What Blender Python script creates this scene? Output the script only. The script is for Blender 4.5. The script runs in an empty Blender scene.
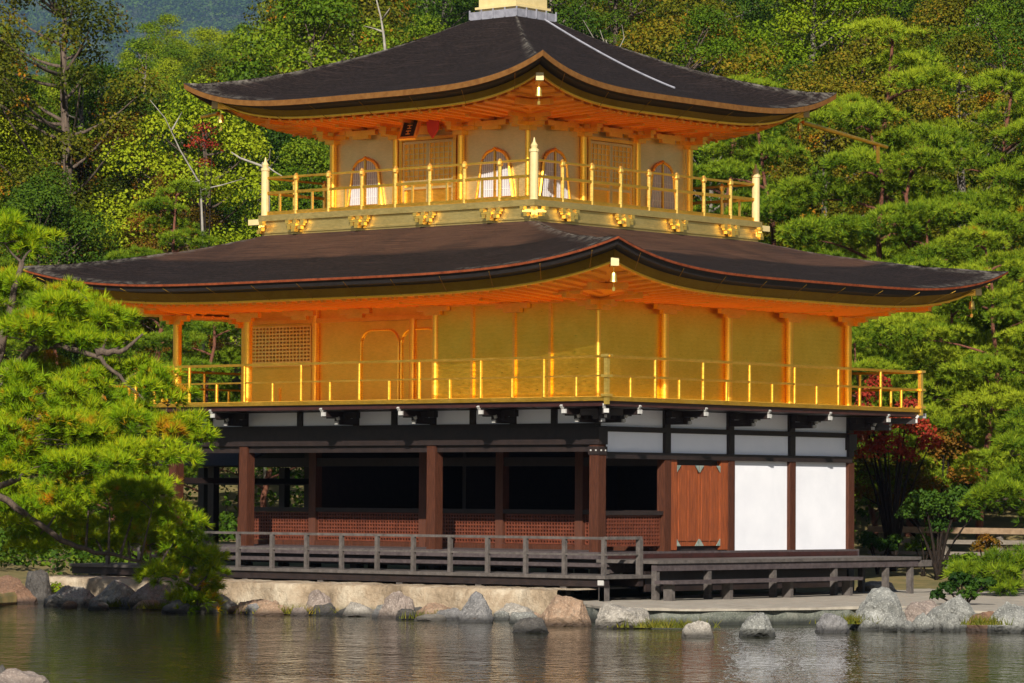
import bpy, bmesh, math, random
import numpy as np
from mathutils import Vector, Matrix, noise as mnoise
R_ = math.radians
scene = bpy.context.scene
COL = scene.collection

# ------------------------------------------------------------------ camera
CAM = Vector((45.92368628, -57.0074983, 1.97218732))
YAW, PITCH, ROLL, FPX = 0.7012, 0.0414, 0.0060, 3742.43
Fh = Vector((-math.sin(YAW), math.cos(YAW), 0)); Rh = Vector((math.cos(YAW), math.sin(YAW), 0)); Uz = Vector((0, 0, 1))
F2 = math.cos(PITCH) * Fh + math.sin(PITCH) * Uz
U2 = -math.sin(PITCH) * Fh + math.cos(PITCH) * Uz
cr, sr = math.cos(ROLL), math.sin(ROLL)
ax = cr * Rh + sr * U2; ay = cr * U2 - sr * Rh
cam_data = bpy.data.cameras.new('camera'); cam = bpy.data.objects.new('camera', cam_data); COL.objects.link(cam)
cam_data.sensor_width = 36; cam_data.sensor_fit = 'HORIZONTAL'; cam_data.lens = FPX * 36 / 1024
cam_data.clip_start = 1; cam_data.clip_end = 6000
M = Matrix((ax, ay, -F2)).transposed().to_4x4(); M.translation = CAM; cam.matrix_world = M
scene.camera = cam

# ------------------------------------------------------------------ light
SUN_B, SUN_EL = R_(34.8), R_(28.5)          # azimuth from -Y toward +X, elevation
sdir = Vector((math.sin(SUN_B) * math.cos(SUN_EL), -math.cos(SUN_B) * math.cos(SUN_EL), math.sin(SUN_EL)))
world = bpy.data.worlds.new('World'); scene.world = world; world.use_nodes = True
wn = world.node_tree; bg = wn.nodes['Background']
sky = wn.nodes.new('ShaderNodeTexSky'); sky.sky_type = 'NISHITA'; sky.sun_disc = False
sky.sun_elevation = SUN_EL; sky.sun_rotation = math.atan2(sdir.x, sdir.y)
wn.links.new(sky.outputs[0], bg.inputs[0]); bg.inputs[1].default_value = 0.05
sl = bpy.data.lights.new('sun', 'SUN'); sl.energy = 5.0; sl.angle = R_(0.5); sl.color = (1.0, 0.93, 0.82)
so = bpy.data.objects.new('sun', sl); COL.objects.link(so); so.rotation_euler = sdir.to_track_quat('Z', 'Y').to_euler()
vs = scene.view_settings; vs.view_transform = 'Standard'; vs.look = 'None'; vs.exposure = 0.72; vs.gamma = 1; vs.use_curve_mapping = False
cy = scene.cycles
cy.max_bounces = 10; cy.diffuse_bounces = 5; cy.glossy_bounces = 7; cy.transmission_bounces = 4; cy.transparent_max_bounces = 4
cy.sample_clamp_indirect = 6; cy.use_denoising = True; cy.caustics_refractive = False

HAZE = .00005
# ------------------------------------------------------------------ helpers
rng = random.Random(7)
def W(t, u, z): return Vector((CAM.x, CAM.y, 0)) + Fh * t + Rh * u + Uz * z
def PX(px, py, t):
    a, b = px - 512, py - 341.5
    u = cr * a + sr * b; v = -sr * a + cr * b
    d = F2 * FPX + Rh * u - U2 * v
    return CAM + d * (t / d.dot(Fh))
def PZ(px, py, z):
    a, b = px - 512, py - 341.5
    u = cr * a + sr * b; v = -sr * a + cr * b
    d = F2 * FPX + Rh * u - U2 * v
    return CAM + d * ((z - CAM.z) / d.z)

def tag(o, label=None, cat=None, group=None, kind=None):
    if label: o['label'] = label
    if cat: o['category'] = cat
    if group: o['group'] = group
    if kind: o['kind'] = kind
    return o
def thing(name, label, cat, loc=(0, 0, 0), rz=0, group=None):
    o = bpy.data.objects.new(name, None); COL.objects.link(o)
    o.empty_display_size = .3; o.location = loc; o.rotation_euler = (0, 0, rz)
    return tag(o, label, cat, group)
def fast_mesh(name, V, F, tone=None):
    V = np.asarray(V, np.float32); F = np.asarray(F, np.int32); k = F.shape[1]
    me = bpy.data.meshes.new(name)
    me.vertices.add(len(V)); me.vertices.foreach_set('co', V.ravel())
    me.loops.add(F.size); me.loops.foreach_set('vertex_index', F.ravel())
    me.polygons.add(len(F)); me.polygons.foreach_set('loop_start', np.arange(0, F.size, k, dtype=np.int32))
    me.polygons.foreach_set('loop_total', np.full(len(F), k, np.int32))
    me.update(calc_edges=True)
    if tone is not None:
        at = me.attributes.new('tone', 'FLOAT', 'POINT'); at.data.foreach_set('value', np.asarray(tone, np.float32))
    return me
class MB:
    def __init__(s, off=(0, 0, 0)): s.v = []; s.f = []; s.uv = None; s.off = Vector(off); s.wear = None
    def add(s, vs, fs):
        b = len(s.v); s.v += [tuple(p) for p in vs]; s.f += [tuple(i + b for i in f) for f in fs]; return s
    def box(s, x0, x1, y0, y1, z0, z1):
        if x0 > x1: x0, x1 = x1, x0
        if y0 > y1: y0, y1 = y1, y0
        if z0 > z1: z0, z1 = z1, z0
        return s.add([(x0,y0,z0),(x1,y0,z0),(x1,y1,z0),(x0,y1,z0),(x0,y0,z1),(x1,y0,z1),(x1,y1,z1),(x0,y1,z1)],
                     [(0,3,2,1),(4,5,6,7),(0,1,5,4),(1,2,6,5),(2,3,7,6),(3,0,4,7)])
    def beam(s, p, q, w, h, up=(0, 0, 1)):
        p, q = Vector(p), Vector(q); d = (q - p).normalized(); up = Vector(up)
        x = d.cross(up)
        if x.length < 1e-4: x = d.cross(Vector((1, 0, 0)))
        x.normalize(); y = x.cross(d)
        c = [(-w/2, -h/2), (w/2, -h/2), (w/2, h/2), (-w/2, h/2)]
        return s.add([p + x*a + y*b for a, b in c] + [q + x*a + y*b for a, b in c],
                     [(3,2,1,0),(4,5,6,7),(0,1,5,4),(1,2,6,5),(2,3,7,6),(3,0,4,7)])
    def tube(s, pts, rad, n=8, cap=True):
        pts = [Vector(p) for p in pts]
        if not isinstance(rad, (list, tuple)): rad = [rad] * len(pts)
        vs, fs = [], []
        for i, p in enumerate(pts):
            d = (pts[min(i+1, len(pts)-1)] - pts[max(i-1, 0)]).normalized()
            x = d.cross(Vector((0, 0, 1)) if abs(d.z) < .9 else Vector((1, 0, 0))).normalized(); y = d.cross(x)
            for k in range(n):
                a = 2*math.pi*k/n; vs.append(p + (x*math.cos(a) + y*math.sin(a))*rad[i])
        for i in range(len(pts)-1):
            for k in range(n):
                k2 = (k+1) % n; fs.append((i*n+k, i*n+k2, (i+1)*n+k2, (i+1)*n+k))
        if cap: fs += [tuple(range(n))[::-1], tuple(range((len(pts)-1)*n, len(pts)*n))]
        return s.add(vs, fs)
    def lathe(s, c, prof, n=12):
        vs, fs = [], []
        for r, z in prof:
            for k in range(n):
                a = 2*math.pi*k/n; vs.append((c[0]+r*math.cos(a), c[1]+r*math.sin(a), c[2]+z))
        for i in range(len(prof)-1):
            for k in range(n):
                k2 = (k+1) % n; fs.append((i*n+k, i*n+k2, (i+1)*n+k2, (i+1)*n+k))
        fs += [tuple(range(n))[::-1], tuple(range((len(prof)-1)*n, len(prof)*n))]
        return s.add(vs, fs)
    def prism(s, poly, d):
        n = len(poly); d = Vector(d); a = [Vector(p) for p in poly]
        fs = [tuple(range(n)), tuple(range(2*n-1, n-1, -1))] + [(i, i+n, (i+1) % n + n, (i+1) % n) for i in range(n)]
        return s.add(a + [p + d for p in a], fs)
    def grid(s, rows):
        n = len(rows[0]); b = [p for r in rows for p in r]
        return s.add(b, [(i*n+j, i*n+j+1, (i+1)*n+j+1, (i+1)*n+j) for i in range(len(rows)-1) for j in range(n-1)])
    def build(s, name, mat, parent=None, smooth=False, fix=True):
        me = bpy.data.meshes.new(name)
        me.from_pydata([(x-s.off.x, y-s.off.y, z-s.off.z) for x, y, z in s.v], [], s.f)
        if s.uv is not None:
            ul = me.uv_layers.new(name='UVMap')
            for l in me.loops: ul.data[l.index].uv = s.uv[l.vertex_index]
        if getattr(s, 'band', None):
            at = me.attributes.new('band', 'FLOAT', 'POINT'); at.data.foreach_set('value', np.asarray(s.band, np.float32))
        if s.wear is not None:
            at = me.attributes.new('wear', 'FLOAT', 'POINT'); at.data.foreach_set('value', np.asarray(s.wear, np.float32))
        if fix:
            bm = bmesh.new(); bm.from_mesh(me); bmesh.ops.recalc_face_normals(bm, faces=bm.faces); bm.to_mesh(me); bm.free()
        me.materials.append(mat)
        if smooth:
            for p in me.polygons: p.use_smooth = True
        o = bpy.data.objects.new(name, me); COL.objects.link(o)
        if parent is not None: o.parent = parent
        return o

# ------------------------------------------------------------------ materials
def newmat(name):
    m = bpy.data.materials.new(name); m.use_nodes = True; nt = m.node_tree
    return m, nt, nt.nodes['Principled BSDF']
def node(nt, typ, **kw):
    n = nt.nodes.new(typ)
    for k, v in kw.items(): setattr(n, k, v)
    return n
def texco(nt, scale=(1, 1, 1), out='Object'):
    tc = node(nt, 'ShaderNodeTexCoord'); mp = node(nt, 'ShaderNodeMapping'); mp.inputs['Scale'].default_value = scale
    nt.links.new(tc.outputs[out], mp.inputs[0]); return mp.outputs[0]
def noise(nt, vec, scale, detail=4, rough=.6):
    n = node(nt, 'ShaderNodeTexNoise'); n.inputs['Scale'].default_value = scale; n.inputs['Detail'].default_value = detail
    n.inputs['Roughness'].default_value = rough; nt.links.new(vec, n.inputs['Vector']); return n.outputs['Fac']
def ramp(nt, fac, stops):
    r = node(nt, 'ShaderNodeValToRGB'); e = r.color_ramp.elements
    while len(e) < len(stops): e.new(.5)
    for i, (p, c) in enumerate(stops): e[i].position = p; e[i].color = (*c, 1)
    nt.links.new(fac, r.inputs[0]); return r.outputs[0]
def mixc(nt, fac, a, b, blend='MIX'):
    m = node(nt, 'ShaderNodeMix', data_type='RGBA', blend_type=blend)
    if isinstance(fac, (int, float)): m.inputs[0].default_value = fac
    else: nt.links.new(fac, m.inputs[0])
    for s_, i in ((a, 6), (b, 7)):
        if isinstance(s_, tuple): m.inputs[i].default_value = (*s_, 1)
        else: nt.links.new(s_, m.inputs[i])
    return m.outputs[2]
def bump(nt, bsdf, h, strength, dist=.02):
    b = node(nt, 'ShaderNodeBump'); b.inputs['Strength'].default_value = strength; b.inputs['Distance'].default_value = dist
    nt.links.new(h, b.inputs['Height']); nt.links.new(b.outputs[0], bsdf.inputs['Normal'])
def simple(name, c1, c2, scale=3, rough=.7, stretch=(1, 1, 1), bmp=.3, metallic=0, dist=.02, spec=.4):
    m, nt, b = newmat(name)
    v = texco(nt, stretch); n = noise(nt, v, scale, 6, .65)
    nt.links.new(ramp(nt, n, [(.3, c1), (.7, c2)]), b.inputs['Base Color'])
    b.inputs['Roughness'].default_value = rough; b.inputs['Metallic'].default_value = metallic
    b.inputs['Specular IOR Level'].default_value = spec
    if bmp: bump(nt, b, n, bmp, dist)
    return m
def goldmat(name, c1, c2, rough=.42, lines=0, metallic=.9):
    m, nt, b = newmat(name)
    v = texco(nt); n = noise(nt, v, 2.2, 6, .6); n2 = noise(nt, texco(nt, (1, 1, 4)), 9, 4, .7)
    col = ramp(nt, n, [(.3, c1), (.7, c2)])
    col = mixc(nt, .35, col, ramp(nt, n2, [(.35, tuple(x*.75 for x in c1)), (.65, c2)]))
    nt.links.new(col, b.inputs['Base Color'])
    b.inputs['Metallic'].default_value = metallic
    rr = ramp(nt, n2, [(.3, (rough-.08,)*3), (.7, (rough+.12,)*3)]); nt.links.new(rr, b.inputs['Roughness'])
    if lines:
        wv = node(nt, 'ShaderNodeTexWave', wave_type='BANDS', bands_direction='Z'); wv.inputs['Scale'].default_value = lines
        wv.inputs['Distortion'].default_value = .6; nt.links.new(v, wv.inputs[0])
        add = node(nt, 'ShaderNodeMath', operation='ADD'); nt.links.new(wv.outputs['Fac'], add.inputs[0]); nt.links.new(n2, add.inputs[1])
        bump(nt, b, add.outputs[0], .09, .010)
    else: bump(nt, b, n2, .12, .010)
    return m
def barkroof():
    m, nt, b = newmat('bark_shingle')
    uv = texco(nt, (1, 1, 1), 'UV')
    mp = node(nt, 'ShaderNodeMapping'); mp.inputs['Scale'].default_value = (.28, 14, 1); nt.links.new(uv, mp.inputs[0])
    n1 = noise(nt, mp.outputs[0], 2.0, 5, .7)
    mp2 = node(nt, 'ShaderNodeMapping'); mp2.inputs['Scale'].default_value = (3, 26, 1); nt.links.new(uv, mp2.inputs[0])
    n2 = noise(nt, mp2.outputs[0], 2.0, 3, .7)
    n3 = noise(nt, texco(nt), .55, 5, .6)
    col = ramp(nt, n1, [(.34, (.004, .0025, .002)), (.54, (.012, .0080, .0072)), (.70, (.052, .034, .029))])
    col = mixc(nt, ramp(nt, n2, [(.50, (0, 0, 0)), (.72, (.6, .6, .6))]), col, (.082, .058, .051))
    at = node(nt, 'ShaderNodeAttribute', attribute_name='wear')
    streak = mixc(nt, ramp(nt, n1, [(.38, (0, 0, 0)), (.62, (1, 1, 1))]), (.042, .022, .015), (.135, .068, .042))
    brown = mixc(nt, ramp(nt, n3, [(.25, (.25,)*3), (.60, (.85,)*3)]), col, streak)
    # attribute: 0..1 lichen at the hips, 1..2 reddish old bark near the top of the lower roof
    ba = node(nt, 'ShaderNodeAttribute', attribute_name='band'); bm_ = node(nt, 'ShaderNodeMath', operation='MULTIPLY_ADD', use_clamp=True)
    nt.links.new(n3, bm_.inputs[0]); bm_.inputs[1].default_value = 1.6; 
    b2 = node(nt, 'ShaderNodeMath', operation='MULTIPLY_ADD'); b2.inputs[1].default_value = 2.0; b2.inputs[2].default_value = -1.8
    nt.links.new(ba.outputs['Fac'], b2.inputs[0]); nt.links.new(b2.outputs[0], bm_.inputs[2])
    col = mixc(nt, bm_.outputs[0], col, brown)
    n4 = noise(nt, texco(nt), 5, 6, .75)
    li = node(nt, 'ShaderNodeMath', operation='MULTIPLY', use_clamp=True); nt.links.new(at.outputs['Fac'], li.inputs[0])
    nt.links.new(ramp(nt, n4, [(.45, (0, 0, 0)), (.62, (1, 1, 1))]), li.inputs[1])
    col = mixc(nt, li.outputs[0], col, (.21, .19, .16))
    nt.links.new(col, b.inputs['Base Color']); b.inputs['Roughness'].default_value = .9; b.inputs['Specular IOR Level'].default_value = .12
    ad = node(nt, 'ShaderNodeMath', operation='ADD'); nt.links.new(n1, ad.inputs[0]); nt.links.new(n2, ad.inputs[1])
    bump(nt, b, ad.outputs[0], .9, .05)
    return m
def leafmat(name, cols, dead=None, trans=.22, rough=.55):
    m, nt, b = newmat(name)
    g = node(nt, 'ShaderNodeNewGeometry'); oi = node(nt, 'ShaderNodeObjectInfo'); at = node(nt, 'ShaderNodeAttribute', attribute_name='tone')
    ma = node(nt, 'ShaderNodeMath', operation='MULTIPLY_ADD'); ma.inputs[1].default_value = .35
    nt.links.new(g.outputs['Random Per Island'], ma.inputs[0])
    mb = node(nt, 'ShaderNodeMath', operation='MULTIPLY'); mb.inputs[1].default_value = .45; nt.links.new(at.outputs['Fac'], mb.inputs[0])
    nt.links.new(mb.outputs[0], ma.inputs[2])
    mc = node(nt, 'ShaderNodeMath', operation='MULTIPLY_ADD'); mc.inputs[1].default_value = .3; nt.links.new(oi.outputs['Random'], mc.inputs[0]); nt.links.new(ma.outputs[0], mc.inputs[2])
    n = len(cols); col = ramp(nt, mc.outputs[0], [(i/(n-1), c) for i, c in enumerate(cols)])
    if dead:
        nn = noise(nt, texco(nt), dead[1], 3, .6)
        col = mixc(nt, ramp(nt, nn, [(dead[2], (0, 0, 0)), (dead[2]+.08, (1, 1, 1))]), col, dead[0])
    nt.links.new(col, b.inputs['Base Color']); b.inputs['Roughness'].default_value = rough; b.inputs['Specular IOR Level'].default_value = .06
    tr = node(nt, 'ShaderNodeBsdfTranslucent'); nt.links.new(col, tr.inputs[0])
    mx = node(nt, 'ShaderNodeMixShader'); mx.inputs[0].default_value = trans
    nt.links.new(b.outputs[0], mx.inputs[1]); nt.links.new(tr.outputs[0], mx.inputs[2])
    nt.links.new(mx.outputs[0], nt.nodes['Material Output'].inputs[0])
    return m
def rockmat(name, c1, c2, c3):
    m, nt, b = newmat(name)
    v = texco(nt); n = noise(nt, v, 3.5, 8, .7); n2 = noise(nt, v, 14, 5, .7)
    col = ramp(nt, n, [(.3, c1), (.55, c2), (.72, c3)])
    n5 = noise(nt, v, 38, 3, .6)
    col = mixc(nt, ramp(nt, n2, [(.45, (0, 0, 0)), (.7, (.75,)*3)]), col, tuple(x*.35 for x in c1))
    col = mixc(nt, ramp(nt, n5, [(.52, (0, 0, 0)), (.66, (.5,)*3)]), col, c3)
    ge = node(nt, 'ShaderNodeNewGeometry'); sx = node(nt, 'ShaderNodeSeparateXYZ'); nt.links.new(ge.outputs['Position'], sx.inputs[0])
    wet = ramp(nt, sx.outputs[2], [(0, (1, 1, 1)), (1, (0, 0, 0))])
    mr = node(nt, 'ShaderNodeMapRange'); mr.inputs[1].default_value = -.26; mr.inputs[2].default_value = -.14; nt.links.new(sx.outputs[2], mr.inputs[0])
    col = mixc(nt, mr.outputs[0], tuple(x*.3 for x in c1), col)
    nt.links.new(col, b.inputs['Base Color']); b.inputs['Roughness'].default_value = .85
    bump(nt, b, n2, .6, .05)
    return m
G1, G2 = (.80, .41, .035), (.96, .58, .10)
M_ = dict(
    gold=goldmat('gold_leaf', G1, G2, .42, 0, 1.0),
    gold_boards=goldmat('gold_leaf_boards', (.74, .45, .028), (.88, .585, .065), .35, 3.4, 1.0),
    gold_recess=goldmat('gold_recess_leaf', (.78, .50, .05), (.92, .63, .09), .4, 0, .95),
    gold_bounce=goldmat('gold_bounce', (.92, .52, .05), (1.0, .62, .10), .35, 0, .25),  # bright diffuse gold for the sheets added to bounce sun upward
    gold_column=goldmat('gold_column_leaf', (.92, .50, .035), (1.0, .62, .09), .36, 0, .9),
    gold_shade=goldmat('gold_leaf_shade', (.24, .13, .010), (.34, .20, .02), .4, 0, .8),  # shade under the roof edge put into a darker fascia gold
    gold_sky_pale=goldmat('gold_leaf_sky_pale', (.64, .495, .20), (.76, .61, .28), .46, 0, .88),  # pale sky reflection put into the top storey's gold colour
    gold_skirt=goldmat('gold_skirt_boards', (.62, .44, .14), (.74, .56, .21), .42, 0, .9),
    gold_bright=goldmat('gold_fittings', (.90, .56, .09), (.96, .68, .18), .38),
    eave_glow=goldmat('orange_eave_glow', (.95, .31, .008), (1.0, .40, .022), .5, 0, .15),  # glow of bounced sunlight under the eaves put into this orange colour
    cream=simple('cream_paint', (.46, .36, .16), (.56, .45, .22), 6, .5, bmp=.1),
    bark=barkroof(),
    edge_red=simple('roof_edge_red', (.11, .045, .012), (.18, .085, .024), 8, .8, bmp=.3, spec=.08),
    edge_bark=simple('roof_edge_red_copper', (.10, .022, .009), (.24, .060, .022), 8, .7, bmp=.3, spec=.1),
    edge_dark=simple('roof_edge_dark', (.010, .007, .007), (.022, .016, .015), 9, .8),
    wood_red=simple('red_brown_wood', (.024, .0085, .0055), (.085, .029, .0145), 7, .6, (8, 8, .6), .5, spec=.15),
    wood_inner=simple('indoor_shade_wood', (.045, .015, .008), (.09, .028, .013), 7, .6, (8, 8, .6), .4),  # inner columns: indoor shade put into the wood colour
    wood_door=simple('orange_brown_wood', (.085, .020, .007), (.28, .068, .018), 6, .5, (9, 9, .5), .4),
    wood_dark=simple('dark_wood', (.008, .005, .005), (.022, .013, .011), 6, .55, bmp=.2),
    wood_lacquer=simple('dark_red_lacquer', (.020, .007, .006), (.045, .014, .012), 6, .4, bmp=.1),
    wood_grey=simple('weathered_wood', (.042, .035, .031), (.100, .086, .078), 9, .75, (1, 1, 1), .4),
    wood_greydark=simple('dark_grey_plank', (.030, .022, .023), (.075, .058, .058), 9, .7, (1, 1, 1), .4),  # darker grey wood than the weathered planks
    wood_lattice=simple('lattice_wood', (.060, .014, .006), (.125, .031, .013), 8, .6, bmp=.2),
    plaster=simple('white_plaster', (.56, .57, .61), (.65, .655, .69), 1.2, .8, bmp=.15),
    skylit_plaster=simple('skylit_plaster', (.76, .79, .88), (.82, .84, .92), 2, .8, bmp=.05),  # blue sky light put into a brighter copy of the white plaster
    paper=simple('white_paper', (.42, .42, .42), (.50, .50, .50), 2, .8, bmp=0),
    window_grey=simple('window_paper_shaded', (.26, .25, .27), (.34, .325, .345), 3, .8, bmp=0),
    verdigris=simple('verdigris_metal', (.12, .17, .15), (.30, .34, .30), 9, .6, metallic=.3),
    red_lacquer=simple('red_panel', (.45, .03, .012), (.60, .05, .02), 3, .5, bmp=0),
    grey_metal=simple('grey_lead', (.16, .16, .19), (.28, .28, .32), 8, .6, metallic=.2),
    white_tip=simple('white_tip', (.30, .295, .28), (.42, .41, .39), 6, .6, bmp=.1),
    soil=simple('mossy_ground', (.06, .065, .015), (.20, .14, .05), 1.2, .95, bmp=.6, dist=.05),
    gravel=simple('pale_gravel', (.20, .175, .14), (.34, .305, .25), 3, .9, bmp=.6, dist=.02),
    bankstone=None,
    fence_wood=simple('fence_wood', (.12, .075, .040), (.24, .165, .10), 6, .8, bmp=.3),
    fence_grey=simple('fence_grey_wood', (.09, .075, .058), (.18, .155, .125), 6, .8, bmp=.3),
    trunk=simple('bark_brown', (.035, .025, .018), (.12, .085, .06), 6, .9, (3, 3, 1), .8, dist=.05),
    trunk_red=simple('bark_red_pine', (.060, .022, .012), (.17, .060, .030), 6, .9, (3, 3, 1), .8, dist=.05),
    trunk_grey=simple('bark_pale', (.07, .058, .045), (.19, .165, .135), 5, .9, (3, 3, 1), .8, dist=.05),
    trunk_dark=simple('bark_dark', (.008, .006, .005), (.028, .020, .015), 6, .9, (3, 3, 1), .8, dist=.05, spec=.1),
    hill=simple('wooded_hill', (.012, .022, .008), (.05, .07, .02), .09, .95, bmp=1, dist=4),
)
def bankmat():
    m, nt, b = newmat('stone_bank'); v = texco(nt)
    n = noise(nt, v, 1.3, 7, .65); n2 = noise(nt, v, 7, 6, .7)
    col = ramp(nt, n, [(.3, (.13, .092, .055)), (.46, (.29, .22, .145)), (.68, (.44, .375, .28))])
    col = mixc(nt, ramp(nt, n2, [(.5, (0, 0, 0)), (.72, (.6,)*3)]), col, (.20, .14, .08))
    sx = node(nt, 'ShaderNodeSeparateXYZ'); ge = node(nt, 'ShaderNodeNewGeometry'); nt.links.new(ge.outputs['Position'], sx.inputs[0])
    ad = node(nt, 'ShaderNodeMath', operation='MULTIPLY_ADD'); ad.inputs[1].default_value = .35; nt.links.new(n2, ad.inputs[0]); nt.links.new(sx.outputs[2], ad.inputs[2])
    mr = node(nt, 'ShaderNodeMapRange'); mr.inputs[1].default_value = -.16; mr.inputs[2].default_value = .02; nt.links.new(ad.outputs[0], mr.inputs[0])
    col = mixc(nt, mr.outputs[0], (.085, .075, .03), col)
    nt.links.new(col, b.inputs['Base Color']); b.inputs['Roughness'].default_value = .85; bump(nt, b, n2, 1.0, .07)
    return m
M_['bankstone'] = bankmat()
def watermat():
    m, nt, b = newmat('pond_water')
    b.inputs['Base Color'].default_value = (.016, .017, .004, 1); b.inputs['Roughness'].default_value = .035; b.inputs['IOR'].default_value = 1.33
    tc = node(nt, 'ShaderNodeTexCoord'); mp = node(nt, 'ShaderNodeMapping'); mp.inputs['Rotation'].default_value = (0, 0, -YAW)
    nt.links.new(tc.outputs['Object'], mp.inputs[0])
    mp2 = node(nt, 'ShaderNodeMapping'); mp2.inputs['Scale'].default_value = (.95, .6, 1); nt.links.new(mp.outputs[0], mp2.inputs[0])
    n1 = noise(nt, mp2.outputs[0], 1.5, 4, .6); n2 = noise(nt, mp2.outputs[0], 6, 3, .6); n3 = noise(nt, mp.outputs[0], .12, 2, .5)
    a = node(nt, 'ShaderNodeMath', operation='MULTIPLY_ADD'); a.inputs[1].default_value = .5; nt.links.new(n2, a.inputs[0]); nt.links.new(n1, a.inputs[2])
    amp = node(nt, 'ShaderNodeMapRange'); amp.inputs[1].default_value = .35; amp.inputs[2].default_value = .65; amp.inputs[3].default_value = .45; amp.inputs[4].default_value = 1.2
    nt.links.new(n3, amp.inputs[0])
    mu = node(nt, 'ShaderNodeMath', operation='MULTIPLY'); nt.links.new(a.outputs[0], mu.inputs[0]); nt.links.new(amp.outputs[0], mu.inputs[1])
    bump(nt, b, mu.outputs[0], 1.0, .042)
    return m
M_['water'] = watermat()
PINE = leafmat('pine_needles', [(.010, .030, .003), (.044, .092, .005), (.125, .19, .009), (.27, .32, .015)], ((.26, .13, .008), 1.1, .67), .16)
PINE_NEAR = leafmat('near_pine_needles', [(.014, .045, .002), (.072, .150, .003), (.16, .255, .005), (.36, .38, .009)], ((.40, .18, .008), 1.3, .60), .2)
LEAF = dict(
    green=leafmat('leaf_green', [(.014, .034, .003), (.044, .088, .005), (.095, .155, .007), (.18, .22, .010)], ((.22, .13, .010), .45, .68)),
    dark=leafmat('leaf_dark', [(.007, .020, .003), (.022, .052, .005), (.050, .095, .007), (.10, .14, .009)]),
    lime=leafmat('leaf_lime', [(.040, .080, .003), (.105, .165, .005), (.19, .24, .008), (.28, .31, .012)]),
    olive=leafmat('leaf_olive', [(.018, .028, .003), (.055, .068, .005), (.11, .11, .007), (.22, .14, .009)], ((.32, .13, .008), .8, .60)),
    red=leafmat('leaf_red', [(.07, .008, .006), (.17, .018, .010), (.28, .036, .018), (.33, .070, .02)]),
    orange=leafmat('leaf_orange', [(.035, .045, .005), (.075, .060, .006), (.14, .068, .008), (.21, .080, .010)]),
    grass=leafmat('grass_blades', [(.03, .04, .006), (.07, .08, .008), (.12, .11, .010), (.18, .13, .012)]),
    shrub=leafmat('shrub_leaf', [(.006, .020, .004), (.018, .045, .006), (.035, .075, .008), (.06, .11, .010)]),
)

RK = dict(
    landing=rockmat('landing_stone', (.050, .058, .045), (.13, .14, .115), (.26, .25, .21)),
    grey=rockmat('rock_grey', (.075, .072, .072), (.16, .155, .155), (.29, .28, .27)),
    pale=rockmat('rock_pale', (.13, .115, .095), (.27, .245, .21), (.44, .41, .36)),
    pink=rockmat('rock_pinkish', (.105, .078, .064), (.22, .175, .148), (.36, .31, .27)),
    orange=rockmat('rock_orange', (.15, .090, .052), (.26, .17, .11), (.37, .29, .21)),
    dark=rockmat('rock_dark', (.022, .020, .018), (.058, .052, .046), (.12, .108, .095)),
    green=rockmat('rock_lichen', (.070, .072, .064), (.18, .18, .165), (.40, .40, .37)),
    brown=rockmat('rock_brown', (.075, .038, .022), (.15, .080, .045), (.24, .15, .10)),
)
# ------------------------------------------------------------------ setting: ground, water, hill
WZ = -.30
def loc_ut(x, y):
    d = Vector((x, y, 0)) - Vector((CAM.x, CAM.y, 0)); return d.dot(Rh), d.dot(Fh)
SH = [(-60, 62), (-13, 63), (-10.7, 66), (-10.4, 72), (-10.9, 80)] + [loc_ut(*p) for p in
      [(-13.5, -2.2), (-8.6, -2.2), (1.0, -2.1), (2.6, -2.3), (5.0, -3.1), (6.3, -.5), (7.6, -2.1), (10.2, -.8)]] + [(16, 62), (60, 55)]
def shore_t(u):
    for (a, ta), (b, tb) in zip(SH, SH[1:]):
        if a <= u <= b: return ta + (tb - ta) * (u - a) / max(b - a, 1e-6)
    return SH[0][1] if u < SH[0][0] else SH[-1][1]
def hills(u, t):
    v = -.10
    if t > 80: v += .24 * min(1, (t - 80)/5)
    if t > 84: v += (t - 84) * .05
    if t > 96:
        k = .155 + .055 * max(-1, min(1, u / 22))
        v += (min(t, 250) - 96) * k
        v += 1.2 * math.sin(u * .11 + t * .05) * min(1, (t - 96) / 40)
    if t > 250: v -= (t - 250) * .13 * (1 if u < 6 else max(0, 1 - (u - 6) / 15))
    return v
us = sorted(set([-400, -250, -160, -110, -80] + [-60 + i * 1.0 for i in range(121)] + [80, 110, 160, 250, 400] + [p[0] for p in SH]))
offs = [0, .05, .5, 1.2, 2.5, 4, 6, 8, 10, 13, 17, 22, 28, 36, 45, 56, 70, 85, 100, 120, 145, 170, 190, 210, 260, 350]
rows = []
for o in offs:
    r = []
    for u in us:
        ts = shore_t(u); t = ts + o
        z = -1.5 if o == 0 else hills(u, t) + (.04 * math.sin(u * 3.1 + t * 2) if 0 < o < 30 else 0)
        r.append(W(t, u, z))
    rows.append(r)
g = MB(); g.grid(rows); tag(g.build('ground', M_['soil'], smooth=True), kind='structure')
w = MB(); w.grid([[W(t, u, WZ) for u in (-400, -60, -20, 0, 20, 60, 400)] for t in (-200, 0, 30, 50, 60, 70, 80, 95)])
tag(w.build('pond_water', M_['water']), kind='structure')
pond = MB(); pond.grid([[W(t, u, -1.6) for u in (-400, 400)] for t in (-200, 100)])
tag(pond.build('pond_bed', M_['soil']), kind='structure')
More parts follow.
